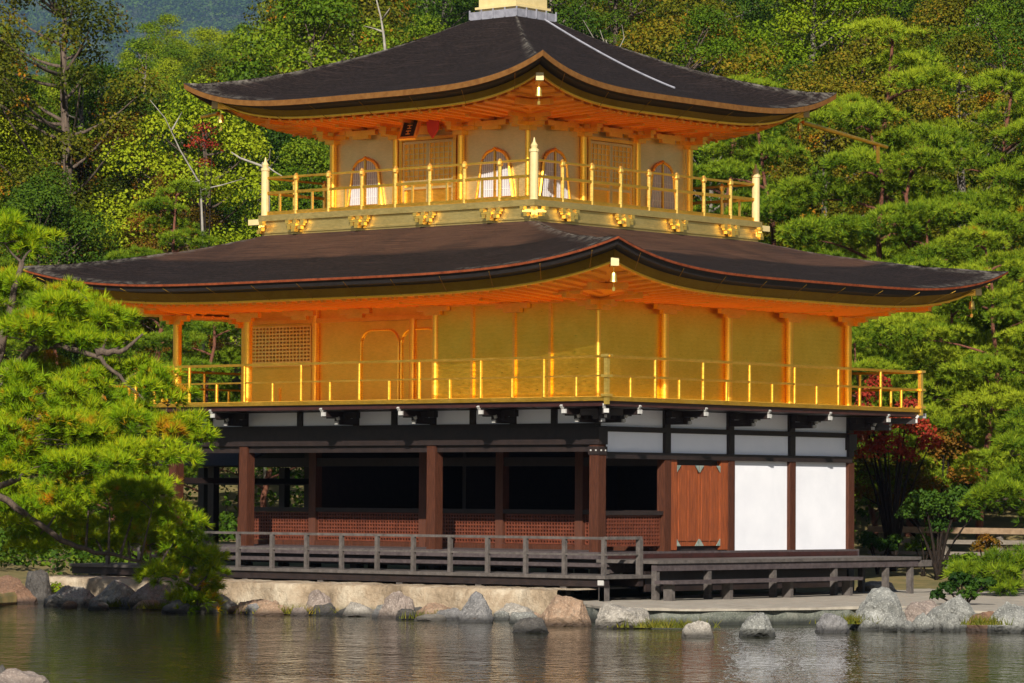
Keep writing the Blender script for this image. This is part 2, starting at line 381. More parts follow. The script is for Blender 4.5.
# far wooded ridge
rows = []
nr = random.Random(3)
for i in range(34):
    t = 3000 + i * 43; r = []
    for j in range(90):
        u = -830 + j * 18
        pk = 728 + 54 * math.sin(u * .007 + 1.0) + 22 * math.sin(u * .019)
        z = -30 + (pk + 30) * min(1, ((t - 3000) / 1360)) ** .85 + nr.uniform(-6, 6)
        r.append(W(t + nr.uniform(-6, 6), u + nr.uniform(-2, 2), z))
    rows.append(r)
hm = MB(); hm.grid(rows); tag(hm.build('far_hill', M_['hill']), kind='structure')

# stone bank under the pavilion (front), landing slab at the corner
def jit(p, a, r=rng): return (p[0] + r.uniform(-a, a), p[1] + r.uniform(-a, a), p[2] + r.uniform(-a, a) * .6)
bk = MB(); rows = []
for y, z in ((-2.84, -.9), (-2.82, -.32), (-2.80, -.1), (-2.78, .10), (-2.765, .19), (-2.72, .215), (-2.2, .225), (-.5, .23)):
    r = []
    for i in range(140):
        x = -13 + i * .1025; wv = .07 * math.sin(x * 1.3) + .05 * math.sin(x * 3.7 + 1) + .05*mnoise.noise(Vector((x*2.5, z*4, 0)))
        r.append((x, y + wv * (1 if z < .22 else .2) + rng.uniform(-.025, .025), z + rng.uniform(-.02, .02)))
    rows.append(r)
bk.grid(rows); tag(bk.build('bank', M_['bankstone'], smooth=True), kind='structure')
def slab(name, poly, ztop, zbot, mat, amp=.03, seg=.25, inset=0):
    pts = []
    for a, b in zip(poly, poly[1:] + poly[:1]):
        a, b = Vector((*a, 0)), Vector((*b, 0)); n = max(1, int((b - a).length / seg))
        for k in range(n): pts.append(a.lerp(b, k / n))
    pts = [(p.x + rng.uniform(-amp, amp), p.y + rng.uniform(-amp, amp)) for p in pts]
    c = (sum(p[0] for p in pts) / len(pts), sum(p[1] for p in pts) / len(pts))
    m = MB(); n = len(pts); vs = [(x, y, ztop + rng.uniform(-.012, .012)) for x, y in pts] + [(x + .04*(x-c[0])*0, y, zbot) for x, y in pts]
    m.add(vs, [tuple(range(n))] + [(i, (i+1) % n, (i+1) % n + n, i + n) for i in range(n)])
    return tag(m.build(name, mat), kind='structure')
slab('landing', [(.9, -2.55), (2.3, -3.3), (3.7, -4.35), (4.9, -4.25), (5.5, -3.9), (6.15, -2.2), (6.65, -.6), (7.1, .9), (7.9, -1.3), (9.0, -1.2), (10.4, -.4), (14, 0), (14, 14), (-.2, 14), (-.2, -1.9)], .0, -.045, M_['gravel'])
slab('landing_base', [(1.0, -2.48), (3.65, -4.25), (4.88, -4.17), (5.45, -3.84), (6.1, -2.15), (6.6, -.6), (7.08, 1.0), (8.0, -1.0), (10.2, -.2), (13, .3), (13, 13.5), (0, 13.5), (0, -1.5)], -.05, -1.2, RK['landing'], .06)

# ------------------------------------------------------------------ the pavilion
B = 2.12; XW = -5.5 * B; LY = 4 * B; CX, CY = XW / 2, LY / 2
OFF = (CX, CY, .2)
pav = thing('pavilion', 'three-storey golden pavilion with curved bark roofs standing at the edge of the pond', 'temple', OFF)
def P(): return MB(OFF)
def part(name, mb, mat, parent=None, smooth=False): return mb.build(name, M_[mat] if isinstance(mat, str) else mat, parent or pav, smooth)
SX = [0, -2 * B, -4.5 * B, XW]
EY = [j * B for j in range(5)]

# ---- first storey
F1 = .90
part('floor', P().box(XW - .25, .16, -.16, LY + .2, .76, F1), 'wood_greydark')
part('floor_beam', P().box(XW - .1, .05, -.05, LY + .05, .56, .757), 'wood_dark')
for x in [0, -B, -2*B, -3*B, -4.5*B, XW]:
    for y in EY: part('floor_stilt', P().box(x - .1, x + .1, y - .1, y + .1, .0, .56), 'wood_dark')
# veranda along the pond
part('veranda_deck', P().box(XW - 1.5, 1.56, -1.70, -.17, .42, .485), 'wood_grey')
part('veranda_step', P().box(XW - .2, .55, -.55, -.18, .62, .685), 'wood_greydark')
vb = P(); vb.box(XW - 1.48, 1.52, -1.64, -1.52, .27, .417); vb.box(XW - 1.48, 1.5, -.6, -.45, .27, .417)
part('veranda_beam', vb, 'wood_dark')
for k, x in enumerate([1.42, .47, -1.67, -3.74, -5.88, -8.0, -10.1, -12.2]):
    part('veranda_leg', P().box(x - .075, x + .075, -1.62, -1.48, .1 if x < 1 else -.02, .27 if x < 1 else .3), 'wood_grey')
rl = part('veranda_railing', P().box(XW - 1.4, 1.52, -1.588, -1.532, 1.165, 1.215), 'wood_grey')
part('rail', P().box(XW - 1.4, 1.50, -1.58, -1.54, .86, .895), 'wood_grey', rl)
part('rail', P().box(1.385, 1.455, -1.525, -.42, 1.163, 1.223), 'wood_grey', rl)
part('rail', P().box(1.40, 1.44, -1.525, -.42, .86, .895), 'wood_grey', rl)
for k in range(15):
    x = 1.42 - .967 * k
    part('post', P().box(x - .038, x + .038, -1.598, -1.522, .486, 1.165), 'wood_grey', rl)
part('post', P().box(1.37, 1.47, -.52, -.42, .30, 1.163), 'wood_grey', rl)
part('post', P().box(1.36, 1.48, -1.62, -1.50, -.02, .417), 'wood_grey', rl)
part('post_cap', P().box(1.35, 1.49, -1.66, -1.625, .30, .40), 'white_tip', rl)
# bench decks along the east side
bd = part('bench', P().box(.30, 1.80, -.40, 8.60, .70, .765), 'wood_grey')
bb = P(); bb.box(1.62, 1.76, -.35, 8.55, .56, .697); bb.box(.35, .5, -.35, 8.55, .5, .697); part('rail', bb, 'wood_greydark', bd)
for y in (-.3, 1.35, 3.5, 5.6, 7.45, 8.35):
    for x in (1.68, .45): part('leg', P().box(x - .06, x + .06, y - .05, y + .05, -.01, .56), 'wood_grey', bd)
part('beam_end', P().box(1.66, 1.80, 8.603, 9.0, .56, .69), 'wood_grey', bd)
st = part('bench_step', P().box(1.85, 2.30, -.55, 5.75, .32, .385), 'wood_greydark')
for y in (-.35, 1.5, 3.5, 5.55):
    part('leg', P().box(1.95, 2.15, y - .05, y + .05, -.01, .32), 'wood_grey', st)
part('back_plank', P().box(1.38, 1.44, -.3, 6.4, .16, .55), 'wood_dark')

def column(x, y, z0, z1, r, mat, name='column'):
    if mat == 'gold': return part(name, P().tube([(x, y, z0), (x, y, z1)], r * 1.12, 16, False), 'gold_column', None, True)
    return part(name, P().box(x - r, x + r, y - r, y + r, z0, z1), mat)
for x in SX: column(x, 0, F1, 3.0, .115, 'wood_red')
for x in (-3.25 * B,): pass
for y in EY[1:]: column(0, y, F1, 2.73, .10, 'wood_red')
for x in SX[1:]: column(x, LY, F1, 3.0, .11, 'wood_red')
for y in EY[1:-1]: column(XW, y, F1, 3.0, .11, 'wood_dark' if y > B else 'wood_red')
for x in (-B, -2*B, -3*B, -4.5*B): column(x, B, F1, 3.0, .10, 'wood_inner')
# head beams, nageshi
for (x0, x1, y0, y1) in ((XW - .14, .14, -.14, .14), (XW - .14, .14, LY - .14, LY + .14), (XW - .14, XW + .14, .141, LY - .141)):
    part('head_beam', P().box(x0, x1, y0, y1, 3.0, 3.34), 'wood_dark')
part('head_beam', P().box(-.09, .09, .141, LY - .141, 3.26, 3.36), 'wood_dark')
part('lintel', P().box(-.12, .12, .115, LY - .0, 2.73, 2.86), 'wood_dark')
part('lintel', P().box(XW, 0, -.06, .06, 2.86, 2.997), 'wood_dark')
part('lintel', P().box(XW, -.1, B - .07, B + .07, 2.60, 2.78), 'wood_dark')
part('tie_beam', P().box(XW - .06, XW + .06, .12, LY - .12, 2.22, 2.34), 'wood_dark')
cb = part('column_band', P().box(-.135, .135, -.135, .135, 2.80, 2.96), 'wood_dark')
for q in (-.06, .07): part('nail_cover', P().box(q - .012, q + .014, -.155, -.136, 2.87, 2.90), 'white_tip', cb)
for q in (-.07, .07): part('nail_cover', P().box(.136, .155, q - .012, q + .014, 2.87, 2.90), 'white_tip', cb)
# transoms, plaster bays, door of the east side
for j in range(4):
    part('transom_panel', P().box(-.05, .03, j*B + (.141 if j == 0 else .09), (j+1)*B - .09, 2.862, 3.258), 'skylit_plaster')
    part('transom_post', P().box(-.09, .10, (j+1)*B - .09, (j+1)*B + .09, 2.861, 3.259), 'wood_dark')
    part('upper_panel', P().box(-.05, .02, j*B + .09, (j+1)*B - .09, 3.362, 3.70), 'skylit_plaster')
    part('upper_post', P().box(-.09, .09, (j+1)*B - .09, (j+1)*B + .09, 3.361, 3.70), 'wood_dark')
for j in (2, 3):
    part('plaster_wall', P().box(-.05, .02, j*B + .10, (j+1)*B - .10, .90, 2.73), 'plaster')
    part('wall_batten', P().box(-.06, .06, j*B + .10, (j+1)*B - .10, .862, .897), 'wood_red')
part('sill', P().box(-.13, .17, .12, LY + .13, .765, .858), 'wood_lacquer')
dr = part('door', P().box(-.08, -.03, B + .10, 2*B - .10, F1, 2.73), 'wood_dark')
for a, b in ((B + .36, B + 1.05), (B + 1.12, B + 1.76)):
    lf = part('door_leaf', P().box(-.028, .03, a, b, 1.0, 2.62), 'wood_door', dr)
    pb = P(); pb.box(.031, .05, a + .06, (a+b)/2 - .03, 1.1, 2.52); pb.box(.031, .05, (a+b)/2 + .03, b - .06, 1.1, 2.52)
    part('raised_panel', pb, 'wood_door', dr)
    mt = P()
    for yy in (a, b):
        s_ = 1 if yy == a else -1
        for zz, sz in ((1.0, 1), (2.62, -1)):
            mt.prism([(.052, yy - s_*.02, zz), (.052, yy + s_*.11, zz), (.052, yy - s_*.02, zz + sz*.14)], (.014, 0, 0))
    part('metal_fitting', mt, 'verdigris', dr)
part('door_jamb', P().box(-.03, .07, B + .101, B + .33, F1 + .02, 2.73), 'wood_door', dr)
part('door_jamb', P().box(-.03, .07, B + 1.79, 2*B - .101, F1 + .02, 2.73), 'wood_door', dr)
def lattice(p0, p1, z0, z1, nx, nz, w, thick, nrm, mat, backmat, name='lattice_panel', frame=None):
    p0, p1 = Vector(p0), Vector(p1); nrm = Vector(nrm); m = P(); d = (p1 - p0)
    for i in range(nx + 1):
        q = p0 + d * (i / nx); m.beam(q + Vector((0, 0, z0)), q + Vector((0, 0, z1)), w, thick, nrm)
    for i in range(nz + 1):
        z = z0 + (z1 - z0) * i / nz; m.beam(p0 + Vector((0, 0, z)) + nrm*.006, p1 + Vector((0, 0, z)) + nrm*.006, thick * .8, w)
    o = part(name, m, mat)
    bk = P(); a = p0 - nrm*.05; b_ = p1 - nrm*.05
    bk.prism([a + Vector((0, 0, z0)), b_ + Vector((0, 0, z0)), b_ + Vector((0, 0, z1)), a + Vector((0, 0, z1))], -nrm * .02)
    part('backing', bk, backmat, o)
    return o
XI = [0, -B, -2*B, -3*B, -4.5*B, XW]
for a, b in zip(XI, XI[1:]):
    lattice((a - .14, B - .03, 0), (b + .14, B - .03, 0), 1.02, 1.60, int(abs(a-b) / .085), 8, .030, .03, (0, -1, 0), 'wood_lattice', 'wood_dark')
    part('shutter_rail', P().box(b + .1, a - .1, B - .09, B + .05, 1.62, 1.71), 'wood_dark')
    part('lower_sill', P().box(b + .1, a - .1, B - .12, B + .05, F1, 1.0), 'wood_red')
lattice((-.02, .26, 0), (-.02, B - .14, 0), 1.02, 1.60, 20, 8, .032, .03, (1, 0, 0), 'wood_lattice', 'wood_dark')
part('shutter_rail', P().box(-.06, .06, .12, B - .1, 1.62, 1.70), 'wood_dark')
# dark interior
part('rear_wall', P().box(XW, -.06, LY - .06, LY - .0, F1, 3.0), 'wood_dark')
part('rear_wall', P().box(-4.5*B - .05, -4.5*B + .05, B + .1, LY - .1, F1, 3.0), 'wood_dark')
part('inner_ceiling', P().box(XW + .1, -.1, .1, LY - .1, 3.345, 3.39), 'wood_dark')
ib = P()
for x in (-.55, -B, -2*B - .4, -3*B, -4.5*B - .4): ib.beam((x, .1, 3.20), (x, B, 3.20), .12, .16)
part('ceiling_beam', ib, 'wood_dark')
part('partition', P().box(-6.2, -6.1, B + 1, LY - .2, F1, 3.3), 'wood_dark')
# strip of small white panels under the balcony (front and west, rear)
hx = [0, -B/2, -B, -1.5*B, -2*B, -2.5*B, -3*B, -3.75*B, -4.5*B, -5*B, XW]
for a, b in zip(hx, hx[1:]):
    for yy, s_ in ((0, -1), (LY, 1)):
        part('upper_panel', P().box(b + .07, a - .07, yy - .03, yy + .03, 3.42, 3.70), 'skylit_plaster')
    part('upper_post', P().box(b - .07, b + .07, -.08, .08, 3.341, 3.70), 'wood_dark')
part('upper_sill', P().box(XW, 0, -.10, .10, 3.341, 3.418), 'wood_dark')
for j in range(4): part('upper_panel', P().box(XW - .03, XW + .03, j*B + .09, (j+1)*B - .09, 3.42, 3.70), 'skylit_plaster')
# balcony brackets with white painted ends
def bracket(x, y, d):
    d = Vector((d[0], d[1], 0)); n = d.length; d.normalize(); s = Vector((-d.y, d.x, 0)); c = Vector((x, y, 0)); m = P(); k = n / 1.05
    m.beam(c + d*.05 + Vector((0,0,3.49)), c + d*.62*k + Vector((0,0,3.49)), .13, .13)
    m.beam(c + d*.05 + Vector((0,0,3.63)), c + d*1.02*k + Vector((0,0,3.63)), .13, .12)
    m.beam(c + d*.45*k - s*.42 + Vector((0,0,3.62)), c + d*.45*k + s*.42 + Vector((0,0,3.62)), .12, .13)
    m.beam(c + d*.47*k - s*.17 + Vector((0,0,3.52)), c + d*.47*k + s*.17 + Vector((0,0,3.52)), .12, .08)
    o = part('bracket', m, 'wood_dark')
    t = P()
    e = c + d*1.025*k
    t.beam(e + Vector((0,0,3.63)), e + d*.04 + Vector((0,0,3.63)), .10, .08)
    t.beam(e + d*.01 + Vector((0,0,3.69)) - s*.04, e + d*.06 + Vector((0,0,3.75)) - s*.04, .06, .05)
    part('white_end', t, 'white_tip', o)
    t = P(); e = c + d*.625*k
    t.beam(e + Vector((0,0,3.46)), e + d*.04 + Vector((0,0,3.46)), .08, .06)
    t.beam(e + d*.02 + Vector((0,0,3.52)) + s*.05, e + d*.05 + Vector((0,0,3.58)) + s*.05, .05, .05)
    part('white_end', t, 'white_tip', o)
for x in (-B, -2*B, -3*B, -4.5*B):
    bracket(x, 0, (0, -1.05)); bracket(x, LY, (0, 1.05))
for y in EY[1:4]: bracket(0, y, (1.05, 0)); bracket(XW, y, (-1.05, 0))
for (x, y) in ((0, 0), (0, LY), (XW, 0), (XW, LY)):
    sx = 1 if x == 0 else -1; sy = 1 if y else -1
    bracket(x, y, (sx*1.05, sy*1.05))
    bracket(x, y, (sx*1.05, 0)); bracket(x, y, (0, sy*1.05))

# ---- second storey
o2 = 1.137
part('balcony_beam', P().box(XW - o2 + .06, o2 - .06, -o2 + .06, LY + o2 - .06, 3.72, 3.815), 'wood_lacquer')
part('balcony_floor', P().box(XW - o2, o2, -o2, LY + o2, 3.818, 3.90), 'gold')
part('balcony_bounce_sheet', P().box(XW - o2 + .03, o2 - .03, -o2 + .03, LY + o2 - .03, 3.902, 3.9055), 'gold_bounce')  # unseen bright sheet added over the floor to bounce sun to the eaves
part('beam_end', P().box(o2 - .25, o2 - .12, LY + o2 - .05, LY + o2 + .32, 3.70, 3.80), 'white_tip')
rail2 = part('balcony_railing', P().box(XW - o2 + .0, o2 + .06, -o2 + .01, -o2 + .06, 4.645, 4.695), 'gold')
def rails(z0, z1, w, root, off, x0, x1, y0, y1, ext=.0):
    c = off
    part('rail', P().box(x1 - c - w/2, x1 - c + w/2, y0 + c - ext, y1 - c + ext, z0, z1), 'gold', root)
    part('rail', P().box(x0 + c - w/2, x0 + c + w/2, y0 + c - ext, y1 - c + ext, z0, z1), 'gold', root)
    part('rail', P().box(x0 + c, x1 - c, y1 - c - w/2, y1 - c + w/2, z0 - .001, z1 + .001), 'gold', root)
X0, X1, Y0, Y1 = XW - o2, o2, -o2, LY + o2
rails(4.646, 4.696, .06, rail2, .035, X0, X1, Y0, Y1, .02)
rails(4.28, 4.32, .05, rail2, .035, X0, X1, Y0, Y1)
part('rail', P().box(X0 + .035, X1 - .035, Y0 + .015, Y0 + .055, 4.284, 4.316), 'gold', rail2)
def post2(x, y, hi):
    r = .032
    part('post', P().tube([(x, y, 3.906), (x, y, 4.645 if hi else 4.279)], r * 1.05, 10, False), 'gold_column', rail2, True)
for k in range(17):
    x = .35 - .81 * k
    if x < X0 + .3: break
    post2(x, Y0 + .035, k % 2 == 1); post2(x, Y1 - .035, k % 2 == 1)
for k in range(13):
    y = -.37 + .77 * k
    if y > Y1 - .3: break
    post2(X1 - .035, y, k % 2 == 1); post2(X0 + .035, y, k % 2 == 1)
for (x, y) in ((X1 - .03, Y0 + .03), (X1 - .03, Y1 - .03), (X0 + .03, Y0 + .03), (X0 + .03, Y1 - .03)):
    m = P(); m.box(x - .04, x + .04, y - .04, y + .04, 3.75, 4.655)
    for z in (3.90, 4.27, 4.66): m.box(x - .08, x + .08, y - .08, y + .08, z, z + .05)
    part('corner_post', m, 'gold_bright', rail2)
C2T = 6.30
for x in SX: column(x, 0, 3.906, C2T, .045 if x == 0 else .07 if x > -5 else .085, 'gold')
for y in EY[1:]: column(0, y, 3.906, C2T, .072, 'gold')
for x in SX[1:]: column(x, LY, 3.906, C2T, .095, 'gold')
for y in EY[1:4]: column(XW, y, 3.906, C2T, .095, 'gold')
# walls
part('wall_panel', P().box(-2*B + .04, -.03, -.02, .03, 3.906, 5.86), 'gold_boards')
for x in (-1.52*B, -B, -.56*B): part('wall_batten', P().box(x - .032, x + .032, -.06, -.021, 3.93, 5.80), 'gold')
part('wall_rail', P().box(-2*B + .095, -.095, -.07, -.022, 5.80, 5.88), 'gold')
for j in range(4):
    part('wall_panel', P().box(-.12, -.06, j*B + .03, (j+1)*B - .03, 3.906, 5.86), 'gold_boards')
    part('wall_rail', P().box(-.11, .05, j*B + .096, (j+1)*B - .096, 5.862, 5.96), 'gold')
    part('frieze_panel', P().box(-.10, .0, j*B + .096, (j+1)*B - .096, 5.962, 6.75), 'eave_glow')
    part('wall_panel', P().box(XW - .02, XW + .06, j*B + .096, (j+1)*B - .096, 3.906, 6.75), 'gold_boards') if j else None
part('frieze_panel', P().box(-2*B + .096, -.096, .0, .06, 5.885, 6.75), 'eave_glow')
part('wall_panel', P().box(XW, 0, LY - .03, LY + .02, 3.906, 6.75), 'gold_boards')
part('wall_panel', P().box(XW + .1, -2*B - .0, B + .02, B + .08, 3.906, 6.05), 'gold_recess')
part('wall_panel', P().box(-2*B - .03, -2*B + .05, .1, B, 3.906, 6.05), 'gold')
part('porch_ceiling', P().box(XW + .05, -2*B - .1, .08, B, 6.05, 6.10), 'eave_glow')
part('porch_beam', P().box(XW, -2*B - .1, -.05, .06, 5.92, 6.02), 'gold')
part('porch_beam', P().box(XW - .05, XW + .06, .1, B - .1, 5.90, 6.02), 'gold')
part('frieze_panel', P().box(XW, -2*B - .1, .0, .05, 6.103, 6.75), 'eave_glow')
lattice((-5.42*B + .06, B - .03, 0), (-4.5*B - .14, B - .03, 0), 4.79, 5.64, 17, 11, .035, .03, (0, -1, 0), 'gold_bright', 'gold')
part('shutter_panel', P().box(-5.42*B, -4.5*B - .12, B - .04, B + .018, 3.95, 4.72), 'gold_recess')
for x in (-5.0*B, ): part('wall_batten', P().box(x - .03, x + .03, B - .07, B - .041, 3.95, 4.30), 'gold')
for x in (-4.5*B, -3*B - .35, -2.5*B, -2*B - .14): column(x, B - .03, 3.906, 5.72 if x > -9 else 6.05, .075, 'gold')
part('wall_rail', P().box(XW, -2*B - .1, B - .09, B + .015, 5.70, 5.80), 'gold')
def archframe(x0, x1, z0, z1, y):
    m = P(); pts = [(x0, y, z0)] + [(x0, y, z1 - .35)]
    for k in range(7):
        a = math.pi/2 * k/6; pts.append((x0 + .3*(1 - math.cos(a)) * 1.0, y, z1 - .35 + .3*math.sin(a)))
    pts2 = [(x1 - (p[0] - x0), y, p[2]) for p in pts][::-1]
    m.tube(pts + pts2, .026, 6); return m
dp = part('door', P().box(-8.25, -5.95, B - .02, B + .019, 3.95, 5.68), 'gold_recess')
for a, b in ((-8.2, -7.12), (-7.04, -5.98)): part('arch_frame', archframe(a, b, 3.95, 5.55, B - .04), 'gold_recess', dp)

# ---- curved bark roofs
def roof(hx_, hy_, ix, iy, zc_, ze, lift, zi, pw, gexp, band, pl=4.3, cx=CX, cy_=CY, zs=None, wall=None, lip=.047, fb=.36, zw=0):
    """ze top of the edge at mid side, lift at the corners, zi height at the inner ring"""
    N, Mr = 56, 26
    top = P(); top.uv = []; top.wear = []; top.band = []
    red, dark, fas, gline, sof, cove, ribs, hooks = P(), P(), P(), P(), P(), P(), P(), []
    for s in range(4):
        c, n_ = [(0, -1), (1, 0), (0, 1), (-1, 0)][s]
        def pos(t, r, inset=0.0):
            X = hx_ - inset; Y = hy_ - inset
            X = X + (ix - X) * r; Y = Y + (iy - Y) * r
            if s == 0: return Vector((cx + t*X, cy_ - Y, 0))
            if s == 1: return Vector((cx + X, cy_ + t*Y, 0))
            if s == 2: return Vector((cx - t*X, cy_ + Y, 0))
            return Vector((cx - X, cy_ - t*Y, 0))
        L = hx_ if s % 2 == 0 else hy_
        ts = [math.copysign(1 - (1 - abs(q))**1.35, q) for q in [-1 + 2*i/N for i in range(N+1)]]
        def lf(t): return lift * abs(t) ** pl
        rows = []
        for j in range(Mr + 1):
            r = j / Mr; row = []
            for t in ts:
                p = pos(t, r); p.z = ze + lf(t) * (1 - r)**1.5 + (zi - ze) * r**gexp + (.022*mnoise.noise(Vector((p.x*1.7, p.y*1.7, s*5.0))) if 0 < r < 1 else 0)
                row.append(p); top.uv.append((t * L * (1 - .6*r), r * 5 + s*.37))
                wr = max(0, abs(t) - .93) / .07 * .9 if r > .05 else max(0, abs(t) - .80) / .2
                wr = max(wr, .55 if (j <= 1 and abs(t) > .5) else 0)
                top.band.append(min(1, max(0, (r - band) / .10)) if band else 0)
                top.wear.append(wr)
            rows.append(row)
        top.grid(rows)
        def strip(mb, a, b):   # a,b = (inset, dz, liftfactor)
            ra, rb = [], []
            for t in ts:
                for q, o in ((ra, a), (rb, b)):
                    p = pos(t, 0, o[0]); p.z = ze + lf(t) * o[2] + o[1]; q.append(p)
            mb.grid([ra, rb])
        strip(dark, (0, 0, 1), (.003, -.012, 1)); strip(red, (.003, -.0125, 1), (.012, -lip, 1)); strip(red, (.012, -lip, 1), (.05, -lip - .006, 1))
        strip(dark, (.05, -lip - .003, 1), (.12, -.16, 1)); strip(dark, (.12, -.16, 1), (.62, -.20, .96))
        strip(fas, (.50, -.19, .96), (.54, -fb, .92)); strip(gline, (.54, -fb, .92), (.50, -fb - .01, .92)); strip(gline, (.50, -fb - .01, .92), (.505, -fb - .05, .92)); strip(gline, (.505, -fb - .05, .92), (.62, -fb - .055, .9))
        # soffit rising toward the wall, with rafters
        ov = wall
        def spt(t, k):
            p = pos(t, 0, .60 + (ov - .60) * k); p.z = ze - .40 + lf(t) * .9 * (1 - k)**1.5 + (zs - (ze - .40)) * k; return p
        sof.grid([[spt(t, k) for t in ts] for k in (0, .25, .5, .75, 1)])
        cv = []
        for k in range(6):
            f_ = k/5; o_ = (ov - .60) + (.04 - (ov - .60))*f_; row = []
            for t in ts:
                tt = t*(L - (ov - o_))/(L - (ov - o_)); p = pos(t, 0, ov - o_)
                p.z = ze - fb - .045 + lf(t)*.90*(1 - f_)**1.25 + (zw - (ze - fb - .03))*f_**.75; row.append(p)
            cv.append(row)
        cove.grid(cv)
        nr2 = int(2*L/.34)
        for i in range(nr2):
            xo = (-1 + 2*(i + .5)/nr2)*(L - .62); q_ = []
            for k in range(6):
                o_ = (ov - .60) + (.04 - (ov - .60))*k/5; half_ = L - (ov - o_)
                if abs(xo) > half_: break
                t_ = xo/half_; p = pos(t_, 0, ov - o_); f_ = k/5
                p.z = ze - fb - .045 + lf(t_)*.90*(1 - f_)**1.25 + (zw - (ze - fb - .045))*f_**.75 - .022; q_.append(p)
            for a_, b_ in zip(q_, q_[1:]): ribs.beam(a_, b_, .075, .05)
        nr_ = int(2 * L / .26)
        for i in range(nr_):
            t = -1 + 2*(i + .5)/nr_
            a, b = spt(t, .0), spt(t, .97); mid = spt(t, .5); dz = Vector((0, 0, -.025))
            # keep rafters perpendicular to the eave
            tb = max(-1, min(1, t * (L) / (L - ov + .02)))
            if abs(tb) < 1:
                b = spt(tb, .97); mid = spt((t + tb)/2, .5)
                sof.beam(a + dz, mid + dz, .06, .05); sof.beam(mid + dz, b + dz, .06, .05)
        nh = int(2*L/1.25)
        for i in range(nh):
            t = -1 + 2*(i + .5)/nh; a = pos(t, 0, .02); a.z = ze + lf(t) - .10; b = pos(t, 0, .53); b.z = ze + lf(t)*.93 - .39
            hooks.append((a, b))
    return top, red, dark, fas, gline, sof, cove, ribs, hooks
def put_roof(name, args):
    top, red, dark, fas, gline, sof, cove, ribs, hooks = roof(**args)
    o = top.build(name, M_['bark'], pav, True, True)
    part('edge_strip', red, 'edge_red' if name == 'upper_roof' else 'edge_bark', o, True); part('edge_band', dark, 'edge_dark', o, True)
    part('fascia', fas, 'gold_shade', o); part('fascia_rail', gline, 'gold_column', o); part('soffit', sof, 'eave_glow', o); cove.add(ribs.v, ribs.f); part('cove', cove, 'eave_glow', o)
    for a, b in hooks: part('eave_hook', P().beam(a, b, .010, .010), 'gold_shade', o)
    return o
o2r = 2.458
R2 = dict(hx_=-XW/2 + o2r, hy_=LY/2 + o2r, ix=3.78, iy=3.78, zc_=0, ze=6.32, lift=.54, zi=7.50, pw=1, gexp=1.12, band=.42, zs=6.66, wall=o2r, lip=.055, fb=.36, zw=5.87)
lower_roof = put_roof('lower_roof', R2)
x3, y3, s3 = -3.105, 1.527, 5.429
C3X, C3Y = x3 - s3/2, y3 + s3/2
AP = .63
R3 = dict(hx_=s3/2 + 2.271, hy_=s3/2 + 2.271, ix=AP, iy=AP, zc_=0, ze=10.20, lift=.55, zi=12.20, pw=1, gexp=1.32, band=0, cx=C3X, cy_=C3Y, zs=10.34, wall=2.271, lip=.125, fb=.315, zw=9.80)
upper_roof = put_roof('upper_roof', R3)
# purlins and boat arms under both eaves
def under_eave(x0, x1, y0, y1, o, z, zc, cols_x, cols_y, r):
    m = P()
    for yy in (y0 - o, y1 + o): m.box(x0 - o - .5, x1 + o + .5, yy - .06, yy + .06, z, z + .12)
    for xx in (x0 - o, x1 + o): m.box(xx - .06, xx + .06, y0 - o - .5, y1 + o + .5, z + .001, z + .121)
    part('eave_purlin', m, 'eave_glow')
    for x in cols_x:
        for yy, s in ((y0, -1), (y1, 1)): arm(x, yy, (0, s), o, z, zc)
    for y in cols_y:
        for xx, s in ((x0, -1), (x1, 1)): arm(xx, y, (s, 0), o, z, zc)
def arm(x, y, d, o, z, zc):
    d = Vector((d[0], d[1], 0)); s = Vector((-d.y, d.x, 0)); c = Vector((x, y, 0)); m = P(); h = Vector((0, 0, 1))
    m.beam(c + h*(z - .07), c + d*(o + .12) + h*(z - .07), .10, .12)
    m.beam(c + d*o - s*.34 + h*(z - .03), c + d*o + s*.34 + h*(z - .03), .09, .06)
    m.beam(c + d*.09 - s*.42 + h*(zc - .0), c + d*.09 + s*.42 + h*(zc - .0), .10, .10)
    m.beam(c + d*.09 - s*.22 + h*(zc - .09), c + d*.09 + s*.22 + h*(zc - .09), .10, .08)
    part('boat_arm', m, 'gold')
under_eave(XW, 0, 0, LY, .95, 5.96, 5.77, [0, -B, -2*B, -3*B, -3.75*B, -4.5*B, XW], EY, .1)
# hip rafter ends and wind bells
def bell(x, y, z, root):
    m = P(); m.tube([(x, y, z), (x, y, z - .10)], .008, 5)
    m.lathe((x, y, z - .28), [(.01, .18), (.045, .17), (.055, .12), (.06, .04), (.075, .0)], 10)
    m.beam((x, y, z - .28), (x, y, z - .40), .006, .006); m.box(x - .03, x + .03, y - .004, y + .004, z - .45, z - .38)
    part('wind_bell', m, 'gold_bright', root)
for root, cx, cyy, hx_, hy_, z, o in ((lower_roof, CX, CY, R2['hx_'], R2['hy_'], 6.34, 2.4), (upper_roof, C3X, C3Y, R3['hx_'], R3['hy_'], 10.22, 2.2)):
    for sx in (1, -1):
        for sy in (1, -1):
            e = Vector((cx + sx*(hx_ - .52), cyy + sy*(hy_ - .52), z + .06)); i = Vector((cx + sx*(hx_ - o), cyy + sy*(hy_ - o), z + .02))
            part('hip_rafter', P().beam(i, e, .12, .16), 'gold', root)
            d = (e - i).normalized()
            part('rafter_end', P().beam(e + d*.002, e + d*.13, .15, .15), 'cream', root)
            bell(e.x - sx*.05, e.y - sy*.05, e.z - .09, root)
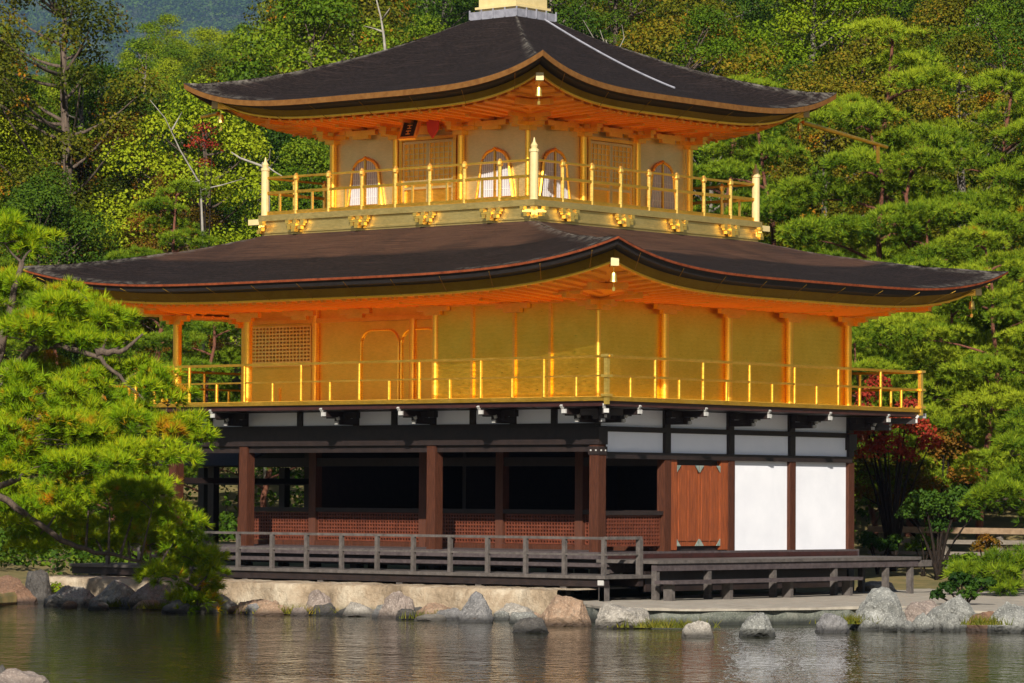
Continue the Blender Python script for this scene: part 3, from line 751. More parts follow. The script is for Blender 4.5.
# apex: lead box and gold base of the finial
ax_ = part('finial_base', P().box(C3X - AP - .02, C3X + AP + .02, C3Y - AP - .02, C3Y + AP + .02, 12.17, 12.36), 'grey_metal')
rb = P()
for sx in (-1, 1):
    for k in range(5): rb.box(C3X - .66 + .33*k - .012, C3X - .66 + .33*k + .012, C3Y + sx*.66 - .012, C3Y + sx*.66 + .012, 12.20, 12.40)
    for k in range(1, 4): rb.box(C3X + sx*.66 - .012, C3X + sx*.66 + .012, C3Y - .66 + .33*k - .012, C3Y - .66 + .33*k + .012, 12.20, 12.40)
part('seam', rb, 'grey_metal', ax_)
gb = P(); gb.box(C3X - .52, C3X + .52, C3Y - .52, C3Y + .52, 12.361, 12.66); gb.box(C3X - .58, C3X + .58, C3Y - .58, C3Y + .58, 12.42, 12.47); gb.box(C3X - .34, C3X + .34, C3Y - .34, C3Y + .34, 12.661, 12.95)
part('gold_box', gb, 'cream', ax_)
# lightning cable lying on the east slope of the upper roof
cab = []
for k in range(24):
    r = .99 - .74 * k / 23; X = R3['hx_'] + (AP - R3['hx_']) * r; z = R3['ze'] + (R3['zi'] - R3['ze']) * r**R3['gexp']
    cab.append((C3X + X, C3Y + .25 + .55 * (1 - r) , z + .03))
part('cable', P().tube(cab, .022, 6), 'grey_metal', upper_roof)

# ---- third storey
o3 = 1.064; F3 = 7.95
sk = part('balcony_skirt', P().box(x3 - s3 - o3, x3 + o3, y3 - o3, y3 + s3 + o3, 7.30, 7.80), 'gold_skirt')
part('skirt_rail', P().box(x3 - s3 - o3 - .03, x3 + o3 + .03, y3 - o3 - .03, y3 + s3 + o3 + .03, 7.54, 7.575), 'gold_skirt', sk)
part('balcony_floor', P().box(x3 - s3 - o3 - .06, x3 + o3 + .06, y3 - o3 - .06, y3 + s3 + o3 + .06, 7.803, 7.93), 'gold_skirt')
part('balcony_bounce_sheet', P().box(x3 - s3 - o3, x3 + o3, y3 - o3, y3 + s3 + o3, 7.932, 7.936), 'gold_bounce')  # same added sheet, bounces sunlight up to the upper eaves
def ornament(x, y, d):
    d = Vector((*d, 0)); s = Vector((-d.y, d.x, 0)); c = Vector((x, y, 7.66)); m = P()
    m.beam(c, c + d*.16, .12, .10); m.beam(c - s*.24 + d*.08 + Vector((0,0,.04)), c + s*.24 + d*.08 + Vector((0,0,.04)), .07, .06)
    for k in (-.22, 0, .22):
        m.beam(c + s*k + d*.08 + Vector((0,0,.06)), c + s*k + d*.08 + Vector((0,0,.13)), .10, .10)
        m.beam(c + s*k*.7 + d*.1 + Vector((0,0,-.07)), c + s*k*.7 + d*.1 + Vector((0,0,.0)), .09, .09)
    m.beam(c + d*.12 + Vector((0,0,-.12)), c + d*.12 + Vector((0,0,-.04)), .12, .10)
    part('ornament', m, 'gold_bright', sk)
for k in range(4):
    q = .42 - 1.81*0
    ornament(x3 - .0 - k*s3/3, y3 - o3, (0, -1)); ornament(x3 - k*s3/3, y3 + s3 + o3, (0, 1))
    ornament(x3 + o3, y3 + k*s3/3 - .05, (1, 0)); ornament(x3 - s3 - o3, y3 + k*s3/3, (-1, 0))
for sx, sy in ((0, 0), (1, 0), (0, 1), (1, 1)):
    X = x3 + o3 if not sx else x3 - s3 - o3; Y = y3 - o3 if not sy else y3 + s3 + o3
    d = Vector((1 if not sx else -1, -1 if not sy else 1)).normalized(); ornament(X - d.x*.08, Y - d.y*.08, d)
part('beam_end', P().box(x3 - s3 - o3 - .42, x3 - s3 - o3 - .062, y3 - o3 + .0, y3 - o3 + .12, 7.74, 7.86), 'cream', sk)
part('beam_end', P().box(x3 + o3 - .12, x3 + o3, y3 + s3 + o3 + .062, y3 + s3 + o3 + .42, 7.74, 7.86), 'cream', sk)
X0, X1, Y0, Y1 = x3 - s3 - o3, x3 + o3, y3 - o3, y3 + s3 + o3
rail3 = part('upper_railing', P().box(X0, X1, Y0 + .02, Y0 + .07, 8.71, 8.755), 'gold')
rails(8.711, 8.756, .05, rail3, .045, X0, X1, Y0, Y1)
for z, w in ((8.38, .06), (7.935, .08)):
    rails(z, z + w, .05, rail3, .045, X0, X1, Y0, Y1)
    part('rail', P().box(X0 + .045, X1 - .045, Y0 + .02, Y0 + .07, z + .001, z + w - .001), 'gold', rail3)
def post3(x, y):
    m = P(); m.tube([(x, y, 7.94), (x, y, 8.65)], .042, 10, False); m.lathe((x, y, 8.64), [(.042, 0), (.066, .04), (.066, .10), (.045, .13), (.025, .16)], 8)
    part('post', m, 'gold_bright', rail3)
for k in range(1, 8):
    v = k * (Y1 - Y0) / 8
    for q in ((X0 + v, Y0 + .045), (X0 + v, Y1 - .045), (X1 - .045, Y0 + v), (X0 + .045, Y0 + v)): post3(*q)
for k in range(8):
    v = (k + .5) * (Y1 - Y0) / 8
    for q in ((X0 + v, Y0 + .045), (X0 + v, Y1 - .045)):
        part('baluster', P().box(q[0] - .02, q[0] + .02, q[1] - .02, q[1] + .02, 8.0, 8.385), 'gold_bright', rail3)
for x in (X0 + .04, X1 - .04):
    for y in (Y0 + .04, Y1 - .04):
        part('corner_post', P().lathe((x, y, 7.78), [(.085, 0), (.085, 1.10), (.10, 1.11), (.10, 1.16), (.06, 1.18), (.075, 1.24), (.03, 1.31), (.01, 1.40)], 12), 'cream', rail3)
W3T = 10.30
zt3 = 9.47; done3 = set()
for k in range(4):
    for (x, y) in ((x3 - k*s3/3, y3), (x3 - k*s3/3, y3 + s3), (x3, y3 + k*s3/3), (x3 - s3, y3 + k*s3/3)):
        key = (round(x, 2), round(y, 2))
        if key in done3: continue
        done3.add(key)
        column(x, y, F3, zt3, .05 if key == (round(x3, 2), round(y3, 2)) else .068, 'gold')
        m = P(); h = zt3
        m.box(x - .13, x + .13, y - .13, y + .13, h, h + .09); m.box(x - .085, x + .085, y - .085, y + .085, h + .33, h + .5)
        m.box(x - .40, x + .40, y - .055, y + .055, h + .092, h + .17); m.box(x - .054, x + .054, y - .40, y + .40, h + .091, h + .171)
        for dx, dy in ((-.34, 0), (.34, 0), (0, -.34), (0, .34), (0, 0)): m.box(x + dx - .085, x + dx + .085, y + dy - .085, y + dy + .085, h + .173, h + .25)
        m.box(x - .58, x + .58, y - .05, y + .05, h + .252, h + .33); m.box(x - .049, x + .049, y - .58, y + .58, h + .251, h + .331)
        part('bracket', m, 'gold')
def face(sd):
    """u along the wall (0 at the corner nearest the right end), returns a mapper to world"""
    if sd == 0: return lambda u, n, z: (x3 - u, y3 - n, z)
    if sd == 1: return lambda u, n, z: (x3 + n, y3 + u, z)
    if sd == 2: return lambda u, n, z: (x3 - u, y3 + s3 + n, z)
    return lambda u, n, z: (x3 - s3 - n, y3 + u, z)
def fbox(f, u0, u1, n0, n1, z0, z1):
    a = f(u0, n0, z0); b = f(u1, n1, z1); return P().box(a[0], b[0], a[1], b[1], a[2], b[2])
b3 = s3 / 3
def kato(n=14, w=.98, h=1.03):
    """bell-shaped (flame headed) window outline, u centred, z from 0"""
    pts = [(-w/2, 0)]
    for k in range(5): pts.append((-w/2 + .10 * (k/4), .55*k/4 * h))
    for k in range(1, n + 1):
        a = math.pi/2 * k / n
        pts.append((-(w/2 - .10) * math.cos(a)**.8, h*(.55 + .41*math.sin(a))))
    pts[-1] = (0, h)
    return pts + [(-x, z) for x, z in pts[-2::-1]]
for sd in range(4):
    f = face(sd)
    part('wall', fbox(f, .0 if sd % 2 == 0 else .12, s3 if sd % 2 == 0 else s3 - .12, -.06, -.10 - .02, F3, W3T), 'gold_sky_pale')
    for k in range(3):
        part('wall_rail', fbox(f, k*b3 + .086, (k+1)*b3 - .086, -.058, .02, 9.62, 9.68), 'gold_sky_pale')
        part('frieze_panel', fbox(f, k*b3 + .086, (k+1)*b3 - .086, -.058, -.03, 9.682, W3T - .01), 'eave_glow')
        c_ = f((k + .5)*b3, -.02, 9.95); d_ = f((k + .5)*b3, .05, 9.95)
        st_ = P(); 
        a = f((k+.5)*b3 - .05, -.028, 9.70); b = f((k+.5)*b3 + .05, .05, 10.12); st_.box(a[0], b[0], a[1], b[1], a[2], b[2])
        a = f((k+.5)*b3 - .28, -.027, 10.10); b = f((k+.5)*b3 + .28, .051, 10.18); st_.box(a[0], b[0], a[1], b[1], a[2], b[2])
        part('strut', st_, 'eave_glow')
        if k != 1:
            uc = (k + .5)*b3; z0 = 8.12
            out = kato()
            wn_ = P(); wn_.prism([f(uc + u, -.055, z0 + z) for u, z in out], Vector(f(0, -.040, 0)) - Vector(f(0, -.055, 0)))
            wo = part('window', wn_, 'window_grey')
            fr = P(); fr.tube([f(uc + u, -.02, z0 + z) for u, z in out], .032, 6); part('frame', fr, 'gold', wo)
            fr = P(); fr.beam(f(uc - .5, -.02, z0), f(uc + .5, -.02, z0), .05, .05); fr.beam(f(uc, -.03, z0), f(uc, -.03, z0 + .98), .05, .05); part('mullion', fr, 'gold', wo)
            lb = P()
            for q in range(-7, 8):
                if q == 0: continue
                u = q * .058; zz = np.interp(abs(u), [x for x, z in out if x >= 0][::1], [z for x, z in out if x >= 0]) if False else None
                # height of the outline above this u
                best = 0
                for (ua, za), (ub, zb) in zip(out, out[1:]):
                    if min(ua, ub) <= u <= max(ua, ub) and abs(ub - ua) > 1e-6: best = max(best, za + (zb - za)*(u - ua)/(ub - ua))
                if best > .1: lb.beam(f(uc + u, -.034, z0), f(uc + u, -.034, z0 + best), .018, .012, Vector(f(0, 1, 0)) - Vector(f(0, 0, 0)))
            for zz in (.18, .38, .56):
                lb.beam(f(uc - .38, -.036, z0 + zz), f(uc + .38, -.036, z0 + zz), .010, .016)
            part('lattice', lb, 'paper', wo)
        else:
            u0, u1 = b3 + .20, 2*b3 - .20
            dd = part('door', fbox(f, u0, u1, -.056, -.03, F3 + .06, 9.42), 'gold')
            fr = P()
            for u in (u0 - .05, u1 + .05): fr.beam(f(u, -.0, F3), f(u, -.0, 9.56), .08, .08)
            fr.beam(f(u0 - .1, .0, 9.46), f(u1 + .1, .0, 9.46), .07, .07)
            part('door_frame', fr, 'gold', dd)
            um = (u0 + u1)/2
            for a, b in ((u0 + .02, um - .02), (um + .02, u1 - .02)):
                lt = P()
                for q in (a, b): lt.beam(f(q, -.01, F3 + .08), f(q, -.01, 9.40), .05, .05)
                for z in (F3 + .1, 8.42, 8.56, 9.38): lt.beam(f(a, -.012, z), f(b, -.012, z), .05, .05)
                for q in range(1, 5): lt.beam(f(a + (b-a)*q/5, -.016, 8.56), f(a + (b-a)*q/5, -.016, 9.38), .018, .018)
                for q in range(1, 7): lt.beam(f(a, -.017, 8.56 + .82*q/7), f(b, -.017, 8.56 + .82*q/7), .018, .018)
                part('door_leaf', lt, 'gold_sky_pale', dd)
under_eave(x3 - s3, x3, y3, y3 + s3, .75, 9.86, 9.66, [x3 - .5*b3, x3 - 1.5*b3, x3 - 2.5*b3], [y3 + .5*b3, y3 + 1.5*b3, y3 + 2.5*b3], .1)
# name plaque hung under the front eave
pq = P(); c = Vector((x3 - 1.5*b3 - .02, y3 - .55, 9.64)); rot = Matrix.Rotation(R_(-22), 3, 'X')
def pbox(m, w, h, t0, t1, dx=0, dz=0):
    vs = [Vector((x + dx, t, z + dz)) for t in (t0, t1) for x in (-w/2, w/2) for z in (-h/2, h/2)]
    vs = [c + rot @ v for v in vs]; m.add(vs, [(0,1,3,2),(4,6,7,5),(0,4,5,1),(2,3,7,6),(0,2,6,4),(1,5,7,3)])
pbox(pq, .40, .46, -.02, .02); plaque = part('plaque', pq, 'wood_dark')
m = P(); pbox(m, .46, .05, -.035, .03, 0, .25); pbox(m, .46, .05, -.035, .03, 0, -.25); pbox(m, .05, .45, -.034, .03, .215); pbox(m, .05, .45, -.034, .03, -.215)
part('frame', m, 'gold_bright', plaque)
m = P()
for k, dz in enumerate((.13, 0, -.13)):
    pbox(m, .13, .022, -.03, -.021, 0, dz + .035); pbox(m, .022, .10, -.031, -.021, .0, dz); pbox(m, .11, .022, -.0305, -.021, 0, dz - .035)
part('lettering', m, 'gold_bright', plaque)
m = P(); c0 = c
m.prism([(c.x + .28, c.y + .16, 9.84), (c.x + .62, c.y + .16, 9.84), (c.x + .62, c.y + .16, 9.58), (c.x + .46, c.y + .16, 9.40), (c.x + .34, c.y + .16, 9.54)], (0, .04, 0))
part('red_board', m, 'red_lacquer', plaque)
# rain pole reaching out at the north-east eave
m = P(); a = Vector((C3X + R3['hx_'] - .55, C3Y + R3['hy_'] - .5, 10.10)); b = a + Vector((.15, 3.0, -.32))
m.tube([a, b], [.05, .04], 8); m.beam(b - Vector((0, .35, 0)), b - Vector((0, .35, .38)), .10, .02)
rp = part('eave_pole', m, 'gold', upper_roof); 
m = P(); a = Vector((C3X - R3['hx_'] + .55, C3Y - R3['hy_'] + .5, 10.10)); m.tube([a, a + Vector((-.6, .1, -.03))], [.045, .035], 8); part('eave_pole', m, 'gold', upper_roof)

# ---- fishing porch on the west side
ap = part('side_porch', P().box(-16.2, XW - .30, 2.8, 5.3, .62, .76), 'wood_dark')
for x in (-13.4, -16.0):
    for y in (2.9, 5.2): part('post', P().box(x - .09, x + .09, y - .09, y + .09, -.6, 2.6), 'wood_dark', ap)
m = P()
m.box(-16.2, XW - .15, 2.85, 2.95, 2.2, 2.32); m.box(-16.2, XW - .15, 5.15, 5.25, 2.2, 2.32); m.box(-16.2, XW - .15, 2.8, 5.3, .78, .88)
part('tie_beam', m, 'wood_dark', ap)
m = P(); m.prism([(-16.7, 2.2, 2.62), (-16.7, 4.05, 3.45), (-16.7, 5.9, 2.62), (-16.7, 4.05, 3.25)], (16.7 + XW - .2, 0, 0)); part('porch_roof', m, 'edge_dark', ap)

# ------------------------------------------------------------------ rocks
def rock(label, px, wy, wpx, hpx, mat, cat='rock', name='rock', zb=WZ, seed=0, lean=0, depth=.8, group=None, sink=.45):
    """angular boulder: base centre seen at (px, wy) on the plane zb, width and height as the photo shows them"""
    r = random.Random(1000 + seed); c = PZ(px, wy, zb); t = (Vector((c.x, c.y, 0)) - Vector((CAM.x, CAM.y, 0))).dot(Fh); k = t / FPX
    w_, h_ = wpx * k, hpx * k; d_ = max(.3, w_ * depth)
    bm = bmesh.new()
    for i in range(19):
        a = r.uniform(0, 2*math.pi); zz = r.uniform(-.35, 1) ; q = math.sqrt(max(0, 1 - max(0, zz)**2.6)) * r.uniform(.72, 1.08)
        bm.verts.new(Rh * (math.cos(a) * q * w_/2 + lean * zz * w_) + Fh * (math.sin(a) * q * d_/2) + Uz * (zz * h_))
    for sx_ in (-1, 1): bm.verts.new(Rh * (sx_*w_*.52) - Uz * .3*h_); bm.verts.new(Rh * (sx_*w_*r.uniform(.3, .5)) + Uz * r.uniform(.1, .5)*h_ - Fh*d_*.2)
    bmesh.ops.convex_hull(bm, input=bm.verts)
    for v in [v for v in bm.verts if not v.link_faces]: bm.verts.remove(v)
    bmesh.ops.triangulate(bm, faces=bm.faces)
    for _ in range(2):
        bmesh.ops.subdivide_edges(bm, edges=bm.edges, cuts=2, use_grid_fill=True)
        bmesh.ops.triangulate(bm, faces=bm.faces)
        if _ == 0: bmesh.ops.smooth_vert(bm, verts=bm.verts, factor=.08, use_axis_x=True, use_axis_y=True, use_axis_z=True)
    bm.normal_update(); am = min(w_, h_ * 1.5); so_ = Vector((seed*3.1, seed*1.7, 0))
    for v in bm.verts:
        n1 = mnoise.noise(v.co*(3.2/am)*.6 + so_); n2 = mnoise.noise(v.co*(9/am)*.6 + so_); n3 = mnoise.noise(v.co*(24/am)*.6 + so_)
        v.co += v.normal * am * (.10*n1 + .055*(.5 - abs(n2)) + .028*n3)
    me = bpy.data.meshes.new(name); bm.to_mesh(me); bm.free(); me.materials.append(mat)
    o = bpy.data.objects.new(name, me); COL.objects.link(o); o.location = c + Fh * d_ * sink
    return tag(o, label, cat, group)
for i, a in enumerate([
    ('reddish brown rock at the left edge of the far bank', 6, 604, 62, 27, 'brown'),
    ('tall dark pointed rock beside the reddish one on the left bank', 36, 603, 32, 36, 'dark'),
    ('low broad pale rock on the left bank under the pine', 70, 607, 58, 20, 'pale'),
    ('broad pale boulder on the left bank below the pine branches', 112, 608, 50, 30, 'pale'),
    ('pale boulder left of the drooping pine tip', 152, 609, 50, 27, 'pink'),
    ('pinkish boulder set upright into the bank under the veranda', 318, 615, 34, 27, 'pink'),
    ('grey-pink boulder in the bank under the veranda between a pinkish and a dark grey one', 397, 619, 36, 33, 'pink'),
    ('upright blue-grey boulder in the bank below the long railing', 475, 623, 34, 36, 'grey'),
    ('large orange-tan boulder against the bank near the railing corner', 568, 627, 58, 36, 'orange'),
    ('flat cream boulder beside the orange-tan one at the landing corner', 622, 629, 60, 26, 'pale'),
    ('small dark rock standing alone in the water before the bank', 530, 633, 36, 16, 'dark'),
    ('small white rock in the water before the stone landing', 698, 638, 32, 19, 'pale'),
    ('flat-topped grey stone in the water at the middle of the landing', 759, 637, 37, 24, 'green'),
    ('mossy dark grey stone in the water near the right end of the landing', 833, 633, 38, 22, 'grey'),
    ('large pale pointed boulder at the right end of the landing', 882, 630, 66, 43, 'green'),
    ('small rounded reddish rock behind the large pale pointed boulder', 906, 612, 24, 15, 'brown'),
    ('pinkish boulder to the right of the large pale pointed boulder', 925, 630, 50, 32, 'pink'),
    ('pale lichened boulder in the right bank below the leafy shrub', 957, 631, 56, 36, 'green'),
    ('low brown mossy rock in the right bank', 986, 632, 36, 24, 'brown'),
    ('grey boulder at the right edge of the bank', 1014, 633, 46, 32, 'green'),
    ]):
    rock(*a[:4], a[4]*(.86 if 4 < i < 9 else 1), RK[a[5]], seed=i, sink=.75 if 1 < i < 9 else .45)
for (x, w_, h_, m_) in ((215, 50, 18, 'pale'), (262, 60, 16, 'orange'), (360, 40, 14, 'pale'), (435, 46, 15, 'orange'), (515, 44, 17, 'pale')):
    rock('low cream stone between boulders along the foot of the veranda bank', x, 613 + (x - 215)*.025, w_, h_, RK[m_], seed=x, group='low stones along the foot of the veranda bank')
for k in range(34):
    px = 60 + 520*k/33 + rng.uniform(-8, 8); wy = 606 + (px - 60)*.034 + rng.uniform(-1, 3)
    rock('small stone packed between the boulders along the far waterline', px, wy, rng.uniform(14, 34), rng.uniform(7, 14), RK[rng.choice(['pale', 'pink', 'grey', 'dark', 'green', 'orange'])], seed=400 + k, group='small stones along the far waterline')
for k in range(12):
    px = 865 + 160*k/11 + rng.uniform(-5, 5)
    rock('small stone wedged among the boulders of the right bank', px, 628 + rng.uniform(0, 4), rng.uniform(14, 26), rng.uniform(10, 20), RK[rng.choice(['green', 'grey', 'dark', 'brown', 'green'])], seed=500 + k, group='small stones of the right bank')
rock('pale pinkish rock breaking the water at the lower left corner', 16, 692, 76, 22, RK['pink'], seed=71)
rock('small dark rock with grass beside the pale pinkish one at the lower left corner', -2, 690, 30, 26, RK['dark'], seed=72)
rock('white rounded stone on the gravel behind the bench end', 878, 590, 42, 9, RK['pale'], zb=.03, seed=73)

# ------------------------------------------------------------------ plants
def tubes_mesh(name, chains, mat, parent, n=6):
    m = MB()
    for pts, rad in chains: m.tube(pts, rad, n)
    o = m.build(name, mat, parent, True); return o
def bez(a, b, c, n=6):
    return [a*(1-t)**2 + b*2*t*(1-t) + c*t*t for t in [i/n for i in range(n+1)]]

def leaf_crown(seed, clumps, per, size, flat=.8, updir=.35):
    """quads: clumps = [(centre, radius)]"""
    g = np.random.default_rng(seed); Vs, Ts = [], []
    for (c, rad) in clumps:
        n = int(per * rad**2)
        d = g.normal(size=(n, 3)); d /= np.linalg.norm(d, axis=1)[:, None]; d[:, 2] = np.where(d[:, 2] < -.3, -d[:, 2], d[:, 2])
        rr = rad * g.uniform(.55, 1.08, n)[:, None] * np.array([1, 1, flat])
        p = np.array(c) + d * rr
        nv = d * .8 + g.normal(size=(n, 3)) * .55 + np.array([0, 0, updir]); nv /= np.linalg.norm(nv, axis=1)[:, None]
        a = np.cross(nv, g.normal(size=(n, 3))); a /= np.linalg.norm(a, axis=1)[:, None]; b = np.cross(nv, a)
        s = (size * g.uniform(.6, 1.25, n))[:, None]
        q = np.stack([p - a*s*.5, p - b*s*.32, p + a*s*.5, p + b*s*.32], 1)
        Vs.append(q.reshape(-1, 3)); tn = g.uniform(0, 1); Ts.append(np.repeat(np.clip(tn + g.normal(0, .12, n), 0, 1), 4))
    V = np.concatenate(Vs); return V, np.arange(len(V)).reshape(-1, 4), np.concatenate(Ts)
def tuft_mesh(seed, pads, dens, tlen, nb, bw, up=.9, tone=True):
    """pine foliage: pads = [(centre, rx, ry, rz)] covered with needle tufts that point up and out; thin triangles"""
    g = np.random.default_rng(seed); Vs, Ts = [], []
    for (c, rx, ry, rz) in pads:
        n = max(6, int(dens * rx * ry))
        a = g.uniform(0, 2*np.pi, n); r = np.sqrt(g.uniform(0, 1, n))
        lump = 1 + .22*np.sin(3*a + g.uniform(0, 6)) + .12*np.sin(7*a + g.uniform(0, 6))
        x = np.cos(a)*r*lump; y = np.sin(a)*r*lump
        top = g.uniform(0, 1, n) < .86
        z = np.where(top, np.sqrt(np.clip(1 - r**2, 0, 1)), -.45*np.sqrt(np.clip(1 - r**2, 0, 1))*g.uniform(0, 1, n)) + g.normal(0, .12, n)
        p = np.array(c) + np.stack([x*rx, y*ry, z*rz], 1)
        dr = np.stack([x*1.1, y*1.1, np.where(top, up, .15) + 0*x], 1) + g.normal(0, .25, (n, 3)); dr /= np.linalg.norm(dr, axis=1)[:, None]
        k = nb
        e = g.normal(size=(n, k, 3)); e /= np.linalg.norm(e, axis=2)[:, :, None]
        dd = dr[:, None, :]*.85 + e*.75; dd /= np.linalg.norm(dd, axis=2)[:, :, None]
        L = tlen * g.uniform(.65, 1.2, (n, 1, 1)) * g.uniform(.8, 1.1, (n, k, 1))
        tip = p[:, None, :] + dd * L
        sd = np.cross(dd, g.normal(size=(n, k, 3))); sd /= np.linalg.norm(sd, axis=2)[:, :, None]
        b1 = p[:, None, :] + dd*L*.12 + sd*bw*.5; b2 = p[:, None, :] + dd*L*.12 - sd*bw*.5
        Vs.append(np.stack([b1, b2, tip], 2).reshape(-1, 3))
        t0 = g.uniform(.12, .88); Ts.append(np.repeat(np.clip(t0 + g.normal(0, .16, n) + .14*z/max(rz, .01), 0, 1), k*3))  # lighter tone toward pad tops: light from above put into the needle colour
    V = np.concatenate(Vs); return V, np.arange(len(V)).reshape(-1, 3), np.concatenate(Ts)
def mesh_obj(name, data, mat, parent):
    me = fast_mesh(name, *data); me.materials.append(mat); o = bpy.data.objects.new(name, me); COL.objects.link(o); o.parent = parent; return o
def copy_tree(root, loc, rz, sc, label=None, group=None, mats=None):
    c = root.copy(); COL.objects.link(c); c.location = loc; c.rotation_euler = (0, 0, rz); c.scale = (sc, sc, sc)
    if label: c['label'] = label
    if group: c['group'] = group
    for ch in list(root.children):
        d = ch.copy(); COL.objects.link(d); d.parent = c
        if mats and ch.name.startswith('crown'):
            d.material_slots[0].link = 'OBJECT'; d.material_slots[0].material = mats
    return c

def broad_proto(seed, H, Rr, ncl, name='broadleaf_tree', leaf='green', bark='trunk', size=.115, per=860, base=.28, top=1.0, clr=(.9, 1.5)):
    r = random.Random(seed); root = thing(name, None, 'tree')
    cl, ch = [], []
    tp = [Vector((0, 0, -.3))]; x = y = 0
    for i in range(1, 7):
        x += r.uniform(-.18, .18); y += r.uniform(-.18, .18); tp.append(Vector((x, y, H*.88*i/6)))
    ch.append((tp, [H*.020*(1 - .85*i/6) + .02 for i in range(7)]))
    for i in range(ncl):
        f = (i + .5)/ncl; zz = H*(base + (top - base)*f); prof = math.sin(math.pi*min(1, (.12 + .88*f)**.85))**.7
        a = i*2.4 + r.uniform(-.5, .5); rad = Rr*prof*r.uniform(.35, 1.0)
        c = Vector((math.cos(a)*rad, math.sin(a)*rad, zz + r.uniform(-.4, .4))); cr_ = r.uniform(*clr)*(1.1 - .35*f)
        cl.append((tuple(c), cr_))
        zb = max(H*.15, zz - rad*.6); k = min(.999, zb/(H*.88)); s_ = tp[min(5, int(k*6))].lerp(tp[min(6, int(k*6)+1)], k*6 % 1)
        ch.append((bez(s_, s_.lerp(c, .5) + Vector((0, 0, -.15*rad)), c, 4), [H*.0045, H*.0035, H*.0025, H*.002, .01]))
    tubes_mesh('trunk', ch, M_[bark], root, 6)
    mesh_obj('crown', leaf_crown(seed, cl, per, size), LEAF[leaf], root)
    return root
def pine_proto(seed, H, Rr, npad, name='pine_tree', bark='trunk_red', mat=None, dens=180, tl=.21, nb=17, bw=.024, base=.22):
    r = random.Random(seed); root = thing(name, None, 'tree')
    tp = [Vector((0, 0, -.3))]; x = y = 0
    for i in range(1, 9):
        x += r.uniform(-.3, .3); y += r.uniform(-.3, .3); tp.append(Vector((x, y, H*.96*i/8)))
    ch = [(tp, [H*.013*(1 - .85*i/8) + .015 for i in range(9)])]; pads = []
    for i in range(npad):
        f = (i + .5)/npad; zz = H*(base + (1 - base)*f); rad = Rr*(1 - f**1.6)*r.uniform(.55, 1.05) + .25
        a = i*2.4 + r.uniform(-.4, .4); c = Vector((x*f + math.cos(a)*rad, y*f + math.sin(a)*rad, zz))
        w_ = (.85 + .75*(1 - f))*r.uniform(.8, 1.25)
        pads.append((tuple(c + Vector((0, 0, w_*.12))), w_*.62, w_*.62, w_*.30))
        b0 = r.uniform(0, 6.28)
        for q in range(5):
            b = b0 + q*1.2566 + r.uniform(-.3, .3); e_ = w_*r.uniform(.6, .95); sz_ = w_*r.uniform(.38, .58)
            pads.append(((c.x + math.cos(b)*e_, c.y + math.sin(b)*e_, c.z + r.uniform(-.18, .12)), sz_, sz_, sz_*.52))
        zb = max(.3, zz - .35*rad); k = min(.999, zb/(H*.96)); s_ = tp[min(7, int(k*8))].lerp(tp[min(8, int(k*8)+1)], k*8 % 1)
        ch.append((bez(s_, s_.lerp(c, .6) + Vector((0, 0, .15)), c - Vector((0, 0, .1)), 4), [H*.005, H*.004, H*.003, H*.002, .012]))
    tubes_mesh('trunk', ch, M_[bark], root, 6)
    mesh_obj('crown', tuft_mesh(seed, pads, dens, tl, nb, bw), mat or PINE, root)
    return root
protoB = [broad_proto(11, 10.5, 3.2, 34, leaf='green'), broad_proto(12, 11.5, 2.7, 34, leaf='green', bark='trunk_grey'), broad_proto(13, 9.5, 3.5, 36, leaf='green', clr=(1.0, 1.6)),
          broad_proto(14, 12.5, 2.6, 38, leaf='green', bark='trunk_grey', base=.35, clr=(.6, 1.15)), broad_proto(15, 10.5, 3.0, 48, leaf='green', clr=(.5, 1.0), size=.085, per=1500)]
protoP = [pine_proto(21, 11.5, 2.9, 13), pine_proto(22, 12.5, 2.6, 14), pine_proto(23, 9.0, 3.2, 11), pine_proto(24, 11.0, 3.3, 14)]
used = {}
def place(proto, px, t, htop=None, rz=None, label=None, group=None, sc=1.0, mat=None, u=None):
    """stands a tree on the ground at depth t under picture column px"""
    if u is None: u = (px - 512)/FPX*t
    z = hills(u, t); r = rng.uniform(0, 6.28) if rz is None else rz
    loc = W(t, u, z - .1)
    if proto.name not in used:
        used[proto.name] = 1; o = proto; o.location = loc; o.rotation_euler = (0, 0, r); o.scale = (sc,)*3
        if label: o['label'] = label
        if group: o['group'] = group
        if mat:
            for ch in o.children:
                if ch.name.startswith('crown'): ch.data.materials[0] = mat
        return o
    return copy_tree(proto, loc, r, sc, label, group, mat)
KIND = {'green': ('mid-green broadleaf tree among its like on the wooded hillside behind the pavilion', 'mid-green broadleaf trees on the hillside'),
        'dark': ('dark green broadleaf tree among its like on the wooded hillside behind the pavilion', 'dark green broadleaf trees on the hillside'),
        'lime': ('yellow-green broadleaf tree among its like on the wooded hillside behind the pavilion', 'yellow-green broadleaf trees on the hillside'),
        'olive': ('olive tree with orange-brown autumn leaves on the wooded hillside', 'olive autumn trees on the hillside'),
        'pine': ('layered green pine in the grove behind and right of the pavilion', 'layered pines in the grove')}
def skyline(px):
    return np.interp(px, [-30, 0, 20, 60, 85, 120, 150, 190, 240, 262, 290], [24, 36, 30, 50, 72, 66, 26, 14, 30, 52, -60])
